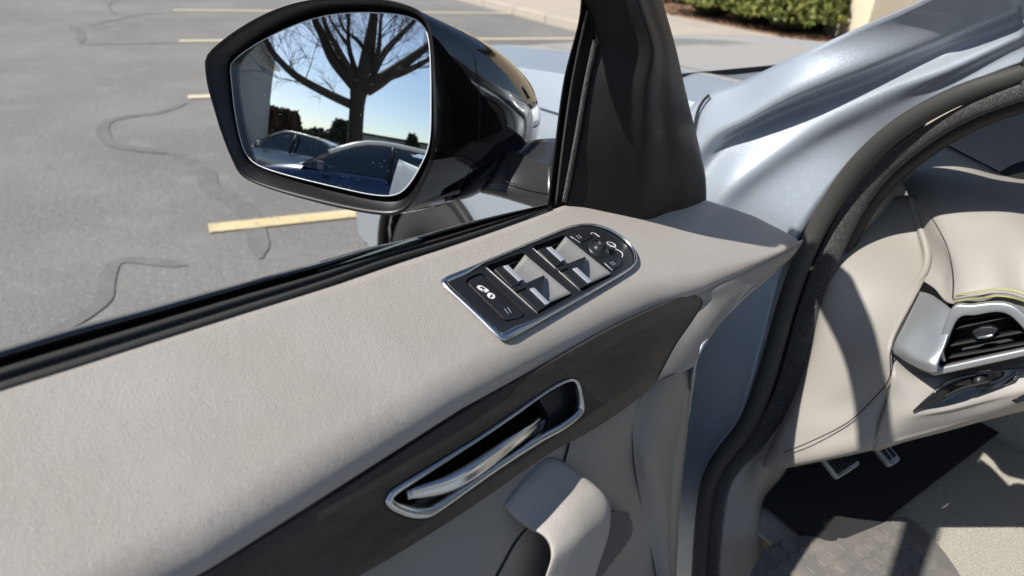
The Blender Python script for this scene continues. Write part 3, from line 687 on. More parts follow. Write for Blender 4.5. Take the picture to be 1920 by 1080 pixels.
linepr('fold_arc_mark', [(1366, 334), (1400, 352), (1418, 372), (1414, 394)])
linepr('car_icon', [(1305, 290), (1308, 284), (1340, 290), (1364, 306), (1366, 324), (1345, 318), (1312, 300), (1305, 290)])
linepr('car_icon', [(1330, 320), (1345, 312), (1362, 322)])

# ================================================================ SIDE MIRROR
m1 = lambda x, y: (360+x/2.571, x and y/2.571)
bz = [(70, 300), (80, 400), (110, 510), (150, 640), (200, 765), (250, 850), (370, 905), (500, 945), (650, 985), (800, 1018), (930, 1036), (1000, 1030), (1060, 985), (1110, 885), (1150, 800), (1168, 700), (1172, 550), (1166, 400), (1158, 250), (1140, 130), (1100, 62), (1040, 25), (900, -8), (720, -12), (560, -2), (420, 38), (300, 95), (190, 165), (105, 235), (78, 270)]
gz = [(176, 318), (183, 400), (196, 520), (220, 650), (252, 745), (310, 797), (420, 835), (560, 870), (700, 903), (850, 936), (945, 945), (1000, 930), (1050, 880), (1095, 805), (1130, 730), (1146, 640), (1149, 480), (1146, 320), (1138, 210), (1120, 140), (1080, 98), (1000, 72), (880, 62), (740, 64), (620, 82), (500, 120), (350, 188), (250, 248), (195, 290)]
# mirror plane: slightly turned and tilted up
MN = None
hn, el = math.radians(215.5), math.radians(8.3)
hg = math.radians(218.7); eg = math.radians(12.0)
GN = Vector((math.sin(hg)*math.cos(eg), math.cos(hg)*math.cos(eg), math.sin(eg)))
MN = Vector((math.sin(hn)*math.cos(el), math.cos(hn)*math.cos(el), math.sin(el)))
MO = D(640, 200, .945)
def MP(px, py, h=0): return PL(px, py, MO+MN*h, MN)
bzp = crc([MP(*m1(*p), .006) for p in bz], 3); gzp = crc([MP(*m1(*p), -.006) for p in gz], 3)
NG = min(len(bzp), len(gzp))
bc = sum(bzp, Vector())/len(bzp); gc = sum(gzp, Vector())/len(gzp)
MX = Z.cross(MN).normalized(); MY = MN.cross(MX)
if MX.dot(rt) < 0: MX = -MX
def byangle(P_, c, n=120):
    """resample a loop by angle about c"""
    an = [(math.atan2((p-c).dot(MY), (p-c).dot(MX)), p) for p in P_]; an.sort(key=lambda t: t[0])
    out = []
    for k in range(n):
        a = -math.pi+2*math.pi*k/n
        for i in range(len(an)):
            a0, p0 = an[i-1]; a1, p1 = an[i]
            if i == 0: a0 -= 2*math.pi
            if a0 <= a <= a1 or (i == 0 and a >= an[-1][0] and False):
                t = (a-a0)/max(1e-9, a1-a0); out.append(p0.lerp(p1, t)); break
        else:
            a0, p0 = an[-1]; a1, p1 = an[0][0]+2*math.pi, an[0][1]; out.append(p0.lerp(p1, (a-a0)/(a1-a0)))
    return out
gzp = crc([PL(*m1(*p), gc, GN) for p in gz], 3)
B_ = byangle(bzp, gc); G_ = byangle(gzp, gc)
BS = [sum((B_[(i+k) % len(B_)] for k in range(-14, 15)), Vector())/29 for i in range(len(B_))]
lens_ = lambda P_, h: [p+MN*h for p in P_]
def mixl(P_, Q_, t, h=0): return [p.lerp(q, t)+MN*h for p, q in zip(P_, Q_)]
# housing as rings going back from the bezel
def hring(t):
    """0 at bezel .. 1 at back"""
    s = 1-.07*t-.36*t**3.6; sh = rt*(.212*t**.94)+fw*(.200*t)+up*(.030*t)
    w_ = min(1, t*1.3)
    out = []
    for p, q in zip(B_, BS):
        x = max(0, min(1, .5+(p-bc).dot(MX)/.30)); k = x+(1-x)*t**1.6
        out.append(bc+(p.lerp(q, w_)-bc)*s*(1+.04*w_)+fw*(.2*t+.03*(1-x)*min(1, t*8)*(1-t))+(sh-fw*.2*t)*k)
    return out
hrings = [hring(t) for t in (0, .03, .08, .16, .26, .38, .5, .62, .73, .83, .91, .97, 1.0)]
lastc = sum(hrings[-1], Vector())/len(hrings[-1]); hrings.append([lastc+(p-lastc)*.5+fw*.012 for p in hrings[-1]]); hrings.append([lastc+fw*.016+(p-lastc)*.02 for p in hrings[-1]])
mir = gridmesh('side_mirror', hrings, M_gloss, car, closed=True)
mir['label'] = 'gloss black door mirror'
for t in (.26,):
    R_ = hring(t); c_ = sum(R_, Vector())/len(R_)
    tube('housing_seam', [c_+(p-c_)*1.0006 for p in R_[::3]], .0006, M_seam, mir, 2, 6, closed=True)
gridmesh('mirror_bezel', [[p+MN*-.004 for p in hring(.035)], mixl(B_, G_, -.01, .001), mixl(B_, G_, .02, .005), mixl(B_, G_, .12, .0065), mixl(B_, G_, .25, .002), mixl(B_, G_, .45, -.006), mixl(B_, G_, .8, -.013), mixl(B_, G_, 1.0, -.016), mixl(B_, G_, 1.15, -.02)], M_glosslip, mir, closed=True)
# convex mirror glass
RC = 1.6
rows = []
for k in range(1, 41):
    s = k/40; r = []
    for p in G_:
        q = gc+(p-gc)*s; d2 = (q-gc).length_squared; r.append(q+GN*(.0-d2/(2*RC)+.004))
    rows.append(r)
mg = gridmesh('mirror_glass', [[gc+GN*.004+(p-gc)*.001 for p in G_]]+rows, M_mirror, mir, closed=True)
tube('glass_rim', [p+MN*(.003-(p-gc).length_squared/(2*RC)) for p in G_[::2]], .0013, M_rim, mir, 2, 6, closed=True)
bm = bmesh.new()
for _ in range(120):
    a = random.random()*120; s = math.sqrt(random.random()); p = G_[int(a)]; q = gc+(p-gc)*s*.97; 
    if random.random() < .45: q = gc+(q-gc)-MX*random.uniform(0, .05)
    if ((q-gc).dot(MX)) < -.118: continue
    q = q+MN*(.0044-(q-gc).length_squared/(2*RC)); r = random.choice((.00018, .00024, .0003, .0004))
    bm.faces.new([bm.verts.new(q+(MX*math.cos(t)*1.5+MY*math.sin(t))*r) for t in [k*math.pi/3 for k in range(6)]])
tag(from_bm('dust_specks', bm, M_lightgrey, mir, False), kind='stuff')
# arm
z5 = lambda x, y: (780+x/3.31, 240+y/3.31)
loft('mirror_arm', [[(*z5(560, 128), 1.08), (*z5(640, 100), 1.075), (*z5(760, 70), 1.06), (*z5(900, 62), 1.04)],
                    [(*z5(555, 150), 1.045), (*z5(640, 150), 1.035), (*z5(720, 170), 1.02), (*z5(850, 225), .99)],
                    [(*z5(545, 175), 1.04), (*z5(620, 182), 1.03), (*z5(710, 205), 1.01), (*z5(845, 250), .98)],
                    [(*z5(455, 310), 1.03), (*z5(560, 330), 1.02), (*z5(690, 365), 1.0), (*z5(840, 400), .97)],
                    [(*z5(400, 395), 1.04), (*z5(520, 420), 1.03), (*z5(680, 470), 1.01), (*z5(840, 520), .98)],
                    [(*z5(420, 405), 1.10), (*z5(520, 430), 1.09), (*z5(680, 470), 1.07), (*z5(840, 520), 1.05)]], M_armgrey, mir, 5, 5, .004)
loft('arm_root', [[(*z5(300, 260), 1.04), (*z5(400, 220), 1.03), (*z5(480, 175), 1.035), (*z5(565, 148), 1.05)],
                  [(*z5(300, 330), 1.02), (*z5(380, 315), 1.015), (*z5(470, 280), 1.02), (*z5(520, 240), 1.04)],
                  [(*z5(250, 430), 1.0), (*z5(330, 400), 1.01), (*z5(400, 385), 1.03), (*z5(455, 330), 1.05)],
                  [(*z5(180, 455), 1.0), (*z5(300, 440), 1.02), (*z5(380, 410), 1.06), (*z5(440, 370), 1.08)]], M_glosslip, mir, 4, 4, .006)
tube('arm_seam', [(*z5(345, 332), 1.008), (*z5(460, 312), 1.018), (*z5(560, 333), 1.012), (*z5(690, 368), .99), (*z5(815, 402), .97)], .0008, M_seam, mir)
tube('arm_seam', [(*z5(570, 160), 1.035), (*z5(563, 240), 1.022), (*z5(560, 330), 1.012)], .0006, M_seam, mir)

# ================================================================ BODY AROUND THE OPENING
L0 = [K(-1.2, .22, 1.70), K(-.62, .19, 1.64), (1900, -80, .83), (1740, -2, .93), (1600, 57, 1.02), (1480, 110, 1.12), (1400, 148, 1.19), (1305, 190, 1.28), (1235, 300, 1.34), (1200, 420, 1.38), (1180, 560, 1.42), (1160, 720, 1.46), (1150, 900, 1.50), (1145, 1100, 1.52), (1145, 1300, 1.55)]
L1 = [K(-1.2, .17, 1.675), K(-.64, .14, 1.615), (2000, -25, .80), (1880, 22, .87), (1710, 85, .97), (1510, 165, 1.085), (1400, 222, 1.155), (1318, 268, 1.225), (1255, 370, 1.30), (1235, 480, 1.34), (1220, 600, 1.38), (1200, 740, 1.41), (1190, 900, 1.44), (1185, 1100, 1.46), (1185, 1300, 1.49)]
L2 = [K(-1.2, .165, 1.655), K(-.65, .135, 1.595), (2010, 12, .845), (1900, 45, .91), (1760, 98, .995), (1610, 158, 1.09), (1460, 214, 1.20), (1352, 285, 1.27), (1285, 400, 1.29), (1268, 500, 1.32), (1255, 620, 1.35), (1235, 750, 1.38), (1222, 900, 1.41), (1215, 1100, 1.43), (1215, 1300, 1.46)]
L3 = [K(-1.2, .13, 1.645), K(-.66, .10, 1.585), (2020, 30, .82), (1910, 68, .885), (1775, 130, .965), (1640, 182, 1.05), (1500, 255, 1.15), (1368, 350, 1.24), (1312, 430, 1.27), (1300, 520, 1.29), (1290, 640, 1.31), (1268, 760, 1.34), (1250, 900, 1.37), (1242, 1100, 1.39), (1242, 1300, 1.42)]
L4 = [K(-1.2, .128, 1.63), K(-.665, .097, 1.57), (2030, 52, .845), (1915, 90, .91), (1795, 146, .985), (1668, 205, 1.065), (1545, 272, 1.16), (1410, 375, 1.245), (1352, 460, 1.25), (1340, 540, 1.26), (1330, 650, 1.28), (1305, 770, 1.30), (1275, 890, 1.33), (1262, 1100, 1.35), (1262, 1300, 1.38)]
L5 = [K(-1.2, .10, 1.62), K(-.67, .075, 1.56), (2040, 78, .845), (1920, 115, .90), (1806, 160, .97), (1700, 216, 1.05), (1604, 298, 1.135), (1506, 432, 1.215), (1482, 505, 1.225), (1462, 565, 1.23), (1432, 662, 1.235), (1395, 780, 1.245), (1335, 870, 1.28), (1305, 1100, 1.31), (1305, 1300, 1.34)]
_LL = [L0, L1, L2, L3, L4, L5]
def _sm(v):
    for _ in range(3): v = [v[0]]+[(v[i-1]+2*v[i]+v[i+1])/4 for i in range(1, len(v)-1)]+[v[-1]]
    return v
_i0 = 2; _d0 = _sm([p[2] for p in L0[_i0:]]); _n5 = [p for p in L5 if not isinstance(p, Vector)]; _d5 = _sm([p[2] for p in _n5])
_off = [0, -.010, .002, -.010, .001, 0]
for i in range(2, len(L0)):
    a, b = L0[i], L5[i]
    if isinstance(b, Vector): continue
    da = _d0[i-2]; db = _d5[i-2]; tot = math.hypot(b[0]-a[0], b[1]-a[1])
    for k in range(6):
        p = _LL[k][i]; fr = min(1, math.hypot(p[0]-a[0], p[1]-a[1])/tot)
        w_ = 1 if i < 8 else max(0, 1-(i-7)/3)
        _LL[k][i] = (p[0], p[1], da+(db-da)*fr**.9+_off[k]*w_)
body = loft('body_pillar', [[l[i] for l in (L0, L1, L2, L3, L4, L5)] for i in range(len(L0))], M_paint, car, 7, 6, .003)
body['label'] = 'silver windscreen pillar and door opening flank'
# shut line between wing and pillar
tube('shut_line', [(1330, 178, 1.235), (1318, 190, 1.240), (1308, 210, 1.245), (1302, 240, 1.245), (1300, 262, 1.25)], .0028, M_seam, body)
sl = [K(-1.2, .09, 1.60), K(-.7, .07, 1.545), (2040, 100, .83), (1920, 138, .885), (1795, 180, .945), (1690, 238, 1.015), (1612, 308, 1.085), (1556, 385, 1.14), (1512, 470, 1.18), (1478, 560, 1.195), (1455, 640, 1.205), (1432, 720, 1.215), (1398, 800, 1.235), (1345, 870, 1.265), (1322, 940, 1.285), (1310, 1090, 1.30), (1305, 1300, 1.33)]
sr_ = [.013]*3+[.0130, .0142, .0155, .0165, .0165, .016, .016, .016, .016, .016, .015, .014, .014, .014]
tube('door_seal', sl, sr_, M_rubber, car, 6, 14, flat=.8)
fl = [K(-1.2, .10, 1.58), K(-.72, .085, 1.53), (2040, 135, .835), (1920, 172, .89), (1805, 215, .955), (1712, 272, 1.03), (1640, 335, 1.10), (1590, 408, 1.15), (1552, 490, 1.185), (1520, 580, 1.20), (1498, 660, 1.21), (1472, 740, 1.22), (1430, 815, 1.245), (1372, 880, 1.275), (1345, 950, 1.29), (1334, 1090, 1.31), (1330, 1300, 1.34)]
tube('inner_seal_felt', fl, [.012]*2+[.0115, .0115, .012, .0135, .0155, .017, .018, .019, .019, .018, .016, .013, .012, .012, .012], M_felt, car, 6, 12, flat=.7)
bl = [(p[0]+16, p[1]+8, p[2]+.03) if not isinstance(p, Vector) else p+CR*.02 for p in fl]
tube('seal_shadow_gap', bl, .018, M_rubberb, car, 5, 10)
# kick panel/pillar lower trim
loft('pillar_lining', [[K(-1.2, .13, 1.60), K(-1.2, .17, 1.60), K(-1.2, .22, 1.61), K(-1.2, .26, 1.63)],
                       [K(-.72, .12, 1.54), K(-.72, .16, 1.54), K(-.71, .20, 1.55), K(-.7, .24, 1.57)],
                       [(1935, 180, .905), (1960, 182, .905), (1990, 170, .92), (2010, 150, .95)],
                       [(1800, 228, .98), (1815, 222, .985), (1840, 212, 1.0), (1860, 195, 1.05)],
                       [(1650, 335, 1.13), (1665, 330, 1.14), (1690, 315, 1.16), (1705, 290, 1.25)],
                       [(1580, 420, 1.19), (1600, 412, 1.18), (1640, 395, 1.19), (1690, 370, 1.25)],
                       [(1535, 520, 1.21), (1548, 515, 1.205), (1560, 510, 1.20), (1585, 500, 1.25)],
                       [(1505, 640, 1.225), (1518, 638, 1.215), (1532, 640, 1.21), (1560, 640, 1.26)],
                       [(1468, 752, 1.235), (1480, 755, 1.225), (1492, 765, 1.22), (1520, 770, 1.27)],
                       [(1400, 850, 1.27), (1415, 852, 1.26), (1440, 868, 1.24), (1470, 880, 1.30)],
                       [(1362, 930, 1.29), (1385, 935, 1.29), (1418, 945, 1.29), (1424, 950, 1.36)],
                       [(1346, 1090, 1.31), (1380, 1090, 1.31), (1422, 1090, 1.33), (1428, 1090, 1.40)],
                       [(1340, 1300, 1.34), (1380, 1300, 1.34), (1422, 1300, 1.36), (1428, 1300, 1.43)]], M_beige, car, 5, 5, .004)
# ================================================================ WING, BONNET, WHEEL
def side_lat(f, z):
    return .03+.05*max(0, (f-.9)/1.1)**2+.10*max(0, (z-.95)/.33)**2.2+.02*max(0, (.5-z)/.2)
WC = (1.22, .40)
fg = []
for i in range(121):
    f = .26+(2.02-.26)*i/120; zt = 1.25-.05*((f-.26)/1.74)-.20*max(0, (f-.26)/1.74)**2.2
    fg.append([K(f, side_lat(f, z), z) for z in [.30+(zt-.30)*j/50 for j in range(51)]])
def inarch(p):
    f = (p-TIP).dot(CF); return (f-WC[0])**2+(p.z-WC[1])**2 < .40**2 or (p.z < .40 and abs(f-WC[0]) < .40)
fen = gridmesh('front_wing', fg, M_paint, car, skip=inarch)
tube('arch_trim', [K(WC[0]+.40*math.cos(a), side_lat(WC[0], .5)-.012, WC[1]+.40*math.sin(a)) for a in [math.radians(t) for t in range(-15, 196, 15)]], .02, M_black, car, 3, 8)
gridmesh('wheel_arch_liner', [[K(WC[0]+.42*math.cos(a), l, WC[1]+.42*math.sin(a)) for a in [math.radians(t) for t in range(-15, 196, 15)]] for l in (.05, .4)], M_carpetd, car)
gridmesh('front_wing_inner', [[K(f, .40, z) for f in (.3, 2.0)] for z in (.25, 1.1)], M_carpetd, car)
bmp = loft('front_bumper', [[K(1.95, .10, z), K(2.12, .30, z), K(2.2, .82, z), K(2.12, 1.34, z), K(1.95, 1.54, z)] for z in (.28, .45, .62, .80, .98)], M_paint, car, 6, 5, .003)
lathe('repeater', K(.62, side_lat(.62, .78)-.004, .80), -CR, [(.0001, .006), (.018, .005), (.024, .002), (.026, -.004)], M_black, fen)
wh = bpy.data.objects.new('front_wheel', None)
wc = K(WC[0], .14, .37)
ty = lathe('front_wheel', wc, -CR, [(.20, -.12), (.29, -.125), (.345, -.11), (.37, -.08), (.372, 0), (.37, .08), (.345, .11), (.29, .122), (.245, .115), (.235, .09)], M_tyre, car, 48)
lathe('rim', wc, -CR, [(.236, .10), (.225, .10), (.215, .06), (.20, .02), (.05, .03), (.03, .07), (.0001, .075)], M_cgrey, ty, 40)
for k in range(10):
    a = 2*math.pi*k/10; dd = CF*math.cos(a)+Z*math.sin(a)
    tube('spoke', [wc-CR*.07+dd*.03, wc-CR*.09+dd*.12, wc-CR*.10+dd*.225], [.016, .013, .016], M_silverp, ty, 4, 8)
# bonnet
def bon(f, l):
    s = (f-.36)/1.6; t = (l-.83)/.78
    z = 1.228+.015*(1-t*t)-.035*s-.17*max(0, s)**2.6
    z += .018*math.exp(-((abs(t)-.62)/.10)**2)*(1-s*.3)      # raised creases
    z -= .07*abs(t)**9
    return K(f, l, z)
gridmesh('bonnet', [[bon(.34+.0+1.62*i/60-.06*(1-((.05+1.56*j/80-.83)/.78)**2)*0, .05+1.56*j/80) for j in range(81)] for i in range(61)], M_paint, car)
# scuttle with wiper
loft('scuttle_panel', [[K(.36, l, 1.222) for l in (.10, .5, .83, 1.2, 1.55)], [K(.30, l, 1.232) for l in (.12, .5, .83, 1.2, 1.53)], [K(.16, l, 1.225) for l in (.16, .5, .83, 1.2, 1.5)]], M_black, car, 5, 3, .003)
tube('wiper_arm', [K(.33, .16, 1.245), K(.31, .34, 1.258), K(.29, .6, 1.262), K(.26, .9, 1.262)], .008, M_black, car)
# windscreen
ws = [[K(.28-.02*abs(l-.83)*3, l, 1.235) for l in (.14, .45, .83, 1.2, 1.52)], [K(-.18, l, 1.48) for l in (.2, .5, .83, 1.16, 1.46)], [K(-.60, l, 1.66) for l in (.24, .5, .83, 1.16, 1.42)]]
loft('windscreen', ws, M_thin, car, 5, 5, 0)
# roof
loft('roof', [[K(f, l, z) for l, z in ((.20, zr-.04), (.35, zr), (.83, zr+.02), (1.3, zr), (1.46, zr-.04))] for f, zr in ((-.60, 1.675), (-1.0, 1.71), (-1.8, 1.72), (-2.6, 1.66))], M_paint, car, 4, 4, .02)
# far-side pillar and sill, rear flank
tube('far_pillar', [K(.28, 1.55, 1.22), K(-.15, 1.50, 1.46), K(-.62, 1.45, 1.66)], .035, M_paint, car)
loft('sill', [[K(f, l, z) for l, z in ((-.02, .26), (-.03, .33), (.0, .40), (.06, .42), (.10, .40))] for f in (-.05, -.5, -1.0, -2.0)], M_paint, car, 4, 3, .004)
loft('rear_flank', [[K(f, l, z) for z, l in ((.34, .03), (.55, -.01), (.8, -.02), (1.02, .0), (1.16, .06))] for f in (-1.12, -1.6, -2.1, -2.7, -2.85)], M_paint, car, 4, 4, .004)
tube('centre_pillar', [K(-1.1, .07, .5), K(-1.1, .08, 1.1), K(-1.13, .19, 1.64)], [.07, .055, .04], M_black, car)
loft('far_flank', [[K(f, 1.66-l, z) for z, l in ((.34, .03), (.55, -.01), (.8, -.02), (1.02, .0), (1.18, .06))] for f in (.3, -.4, -1.6, -2.85)], M_paint, car, 4, 4, .004)

# ================================================================ INTERIOR
dash = loft('dashboard', [
    [(1608, 395, 1.27), (1650, 377, 1.24), (1686, 367, 1.21), (1702, 366, 1.19)],
    [(1586, 430, 1.24), (1612, 425, 1.21), (1680, 425, 1.185), (1720, 430, 1.165)],
    [(1553, 505, 1.21), (1575, 500, 1.18), (1660, 500, 1.15), (1737, 503, 1.13)],
    [(1535, 560, 1.20), (1556, 560, 1.17), (1640, 560, 1.13), (1722, 545, 1.10)],
    [(1520, 640, 1.20), (1540, 640, 1.17), (1620, 640, 1.11), (1672, 640, 1.07)],
    [(1500, 710, 1.20), (1520, 710, 1.17), (1600, 710, 1.11), (1676, 700, 1.07)],
    [(1478, 765, 1.20), (1498, 768, 1.17), (1585, 760, 1.12), (1668, 738, 1.08)],
    [(1452, 820, 1.21), (1470, 822, 1.18), (1555, 812, 1.13), (1652, 785, 1.09)],
    [(1432, 870, 1.22), (1462, 874, 1.19), (1540, 862, 1.14), (1640, 840, 1.10)],
    [(1436, 878, 1.28), (1470, 878, 1.24), (1548, 860, 1.20), (1645, 838, 1.17)]], M_beige, car, 7, 6, .004)
dash['label'] = 'beige dashboard end with leather pad'
tube('end_cap_ridge', [(1706, 372, 1.190), (1720, 412, 1.170), (1738, 470, 1.143), (1735, 505, 1.130), (1720, 530, 1.118), (1710, 545, 1.112), (1697, 575, 1.10)], .0062, M_beige, dash, 6, 8)
tube('end_cap_seam', [(1470, 848, 1.165), (1520, 828, 1.135), (1590, 792, 1.108), (1640, 745, 1.085), (1668, 708, 1.065), (1670, 660, 1.06), (1690, 610, 1.075), (1722, 548, 1.095)], .0009, M_seam, dash, 6, 6)
pad = loft('leather_pad', [
    [(1728, 524, 1.12), (1752, 540, 1.09), (1784, 570, 1.055), (1868, 566, 1.02), (1925, 590, .99), (1990, 640, .97)],
    [(1740, 505, 1.13), (1768, 520, 1.095), (1790, 550, 1.052), (1868, 548, 1.015), (1925, 565, .985), (1995, 600, .965)],
    [(1743, 475, 1.14), (1775, 485, 1.095), (1800, 520, 1.055), (1868, 520, 1.02), (1930, 530, .985), (2000, 560, .965)],
    [(1722, 420, 1.17), (1755, 430, 1.12), (1790, 450, 1.085), (1850, 450, 1.05), (1925, 455, 1.01), (2000, 470, .99)],
    [(1703, 367, 1.20), (1735, 372, 1.16), (1775, 376, 1.13), (1830, 380, 1.10), (1895, 390, 1.07), (1980, 400, 1.05)],
    [(1690, 325, 1.28), (1725, 322, 1.25), (1765, 325, 1.22), (1815, 335, 1.18), (1880, 345, 1.15), (1960, 350, 1.12)],
    [(1700, 285, 1.36), (1735, 272, 1.34), (1760, 270, 1.31), (1810, 293, 1.27), (1872, 325, 1.23), (1950, 330, 1.20)]], M_leather2, dash, 7, 7, .004)
tube('pad_seam', [(1714, 366, 1.186), (1745, 405, 1.135), (1775, 460, 1.088), (1786, 515, 1.060), (1786, 560, 1.047)], .0006, M_seam, pad, 6, 6)
loft('dash_top', [[(1702, 283, 1.36), (1735, 270, 1.34), (1757, 263, 1.315), (1810, 291, 1.275), (1872, 322, 1.235), (1990, 315, 1.2)],
                  [(1720, 262, 1.48), (1760, 245, 1.44), (1800, 245, 1.41), (1840, 262, 1.36), (1890, 280, 1.32), (1990, 280, 1.30)],
                  [(1745, 246, 1.58), (1790, 230, 1.56), (1835, 222, 1.53), (1880, 225, 1.50), (1930, 228, 1.47), (2000, 225, 1.44)],
                  [(1765, 236, 1.66), (1810, 222, 1.66), (1860, 210, 1.64), (1910, 205, 1.62), (1960, 204, 1.6), (2050, 204, 1.6)]], M_leather2, dash, 6, 5, .004)
tube('dash_top_seam', [(1757, 262, 1.312), (1810, 290, 1.272), (1872, 322, 1.232)], .0016, M_seam, dash)
loft('pillar_foot_trim', [[(1617, 352, 1.30), (1660, 334, 1.26), (1700, 322, 1.25), (1738, 326, 1.26)], [(1600, 372, 1.27), (1640, 362, 1.245), (1680, 350, 1.24), (1715, 342, 1.25)], [(1596, 382, 1.28), (1640, 374, 1.26), (1675, 366, 1.25), (1690, 362, 1.26)]], M_beige, dash, 5, 4, .003)
# stitching
for nm, pp in (('a', [(1791, 553, 1.048), (1833, 546, 1.022), (1873, 541, 1.006), (1920, 551, .980), (1990, 585, .955)]), ('b', [(1786, 566, 1.047), (1833, 559, 1.022), (1873, 555, 1.006), (1920, 565, .980), (1990, 600, .955)])):
    P_ = cr([V(p) for p in pp], 14); bm = bmesh.new()
    for i in range(0, len(P_)-1, 1):
        a, b = P_[i], P_[i+1]; t = (b-a); s = t.normalized().cross(fw).normalized()*.0009
        box(bm, (a+b)/2-fw*.0012, t*.33, s, fw*.0006)
    o = from_bm('stitching', bm, M_stitch, pad, False); tag(o, 'lime green stitches', kind='stuff')
tube('pad_piping', [(1788, 560, 1.045), (1833, 553, 1.018), (1873, 548, 1.003), (1920, 558, .976), (1990, 592, .952)], .0019, M_leather2, pad, 6, 8)
# lower right panel
loft('lower_dash_panel', [
    [(1672, 655, 1.09), (1730, 690, 1.09), (1800, 690, 1.06), (1860, 680, 1.04), (1930, 665, 1.02), (2020, 645, 1.0)],
    [(1672, 700, 1.065), (1730, 712, 1.055), (1800, 703, 1.04), (1860, 694, 1.02), (1930, 685, 1.0), (2020, 670, .98)],
    [(1666, 742, 1.075), (1715, 765, 1.05), (1770, 765, 1.035), (1850, 745, 1.015), (1930, 722, .99), (2020, 700, .97)],
    [(1650, 790, 1.085), (1700, 790, 1.06), (1770, 775, 1.04), (1850, 757, 1.02), (1930, 738, .99), (2020, 715, .97)],
    [(1640, 830, 1.095), (1700, 815, 1.075), (1770, 797, 1.055), (1850, 775, 1.03), (1930, 753, 1.0), (2020, 730, .98)],
    [(1640, 845, 1.11), (1700, 826, 1.09), (1770, 806, 1.07), (1850, 783, 1.05), (1930, 762, 1.02), (2020, 738, 1.0)],
    [(1645, 846, 1.19), (1700, 828, 1.17), (1770, 810, 1.15), (1850, 788, 1.13), (1930, 768, 1.10), (2020, 745, 1.08)]], M_leather2, dash, 6, 6, .004)
slot = loft('headlight_switch_slot', [[(1712, 772, 1.045), (1745, 742, 1.034), (1782, 712, 1.028), (1830, 700, 1.016), (1880, 692, 1.002), (1925, 688, .99)],
                               [(1728, 768, 1.042), (1765, 752, 1.036), (1800, 733, 1.028), (1840, 722, 1.018), (1880, 712, 1.004), (1912, 700, .992)],
                               [(1740, 766, 1.04), (1780, 760, 1.032), (1825, 748, 1.022), (1850, 738, 1.014), (1878, 725, 1.003), (1900, 712, .994)]], M_gloss, dash, 5, 5, .003)
lathe('headlight_dial', D(1842, 716, 1.012), -fw, [(.011, -.004), (.010, .002), (.006, .004), (.0001, .005)], M_blacks, slot)
tube('slot_blade', [(1770, 745, 1.02), (1805, 728, 1.015), (1860, 715, 1.0)], .0022, M_black, slot)
loft('fuse_cover', [[(1898, 752, .985), (1930, 735, .98), (1960, 725, .975)], [(1906, 758, .985), (1935, 748, .98), (1965, 738, .975)]], M_gloss, dash, 3, 3, .003)
# ---- air vent
vent = loft('air_vent', [[(1724, 546, 1.10), (1745, 552, 1.072), (1765, 565, 1.045), (1782, 578, 1.025), (1790, 586, 1.018)],
                         [(1706, 578, 1.092), (1728, 590, 1.062), (1750, 602, 1.035), (1770, 612, 1.015), (1780, 620, 1.006)],
                         [(1688, 610, 1.084), (1710, 625, 1.054), (1735, 640, 1.028), (1757, 648, 1.008), (1768, 655, .999)],
                         [(1669, 642, 1.076), (1692, 657, 1.046), (1718, 672, 1.020), (1742, 678, 1.002), (1757, 684, .995)],
                         [(1672, 662, 1.072), (1695, 676, 1.046), (1720, 690, 1.024), (1744, 700, 1.006), (1758, 698, .999)]], M_silverp, car, 5, 5, .003)
vent['label'] = 'silver-framed driver side air vent'
VO = D(1850, 640, .985); VN = (C-VO); VN.z *= .35; VN = VN.normalized()
def VP(px, py, h=0): return PL(px, py, VO+VN*h, VN)
vout = [(1784, 578), (1820, 572), (1868, 567), (1900, 573), (1925, 592), (1945, 618), (1968, 642), (1965, 655), (1940, 664), (1850, 684), (1765, 703), (1748, 704), (1742, 694), (1755, 655)]
vin = [(1797, 598), (1830, 592), (1868, 586), (1892, 592), (1912, 610), (1930, 632), (1940, 642), (1936, 650), (1860, 667), (1775, 686), (1764, 688), (1760, 682), (1775, 645)]
VX = (VP(1940, 645)-VP(1760, 685)).normalized(); VY = VN.cross(VX)
plate('vent_frame', [VP(*p, .010) for p in vout], [[VP(*p, .010) for p in vin]], (VO+VN*.010, VX, VY, VN), .014, .0035, M_silverp, vent, 4, 3)
vi = crc([VP(*p, .006) for p in vin], 4); vcn = sum(vi, Vector())/len(vi)
gridmesh('vent_duct', [vi+[vi[0]], [vcn+(p-vcn)*.96-VN*.05 for p in vi+[vi[0]]], [vcn-VN*.052+(p-vcn)*.01 for p in vi+[vi[0]]]], M_rubberb, vent)
def slat(a, b, hw=.012):
    A1, B1 = VP(*a, -.004), VP(*b, -.004); n = 8; rows = []
    sd_ = (B1-A1).normalized(); dn = VN.cross(sd_).normalized()
    if dn.z > 0: dn = -dn
    prof = [(.0, 0), (.0012, .0012), (-.018, .0035), (-.018, .001), (-.002, -.0012)]
    gridmesh('slat', [[A1.lerp(B1, i/n)+VN*a_-dn*(b_) for a_, b_ in prof] for i in range(n+1)], M_black, vent, closed=True)
slat((1790, 618), (1900, 594)); slat((1782, 650), (1930, 622)); slat((1772, 674), (1938, 644)); slat((1795, 602), (1875, 588))
kk = plate('vent_knob', rnd([VP(*p, .004) for p in [(1822, 622), (1838, 614), (1858, 612), (1872, 618), (1860, 632), (1830, 636)]], .002), [], (VO+VN*.004, VX, VY, VN), .012, .0015, M_blacks, vent)
tube('knob_tip', [VP(1832, 633, .006), VP(1848, 631, .007), VP(1862, 628, .006)], .0022, M_chrome, kk)
tube('thumb_wheel', [VP(1778, 622, .002), VP(1770, 640, .006), VP(1766, 660, .007), VP(1770, 676, .002)], .003, M_silverp, vent, 5, 8)

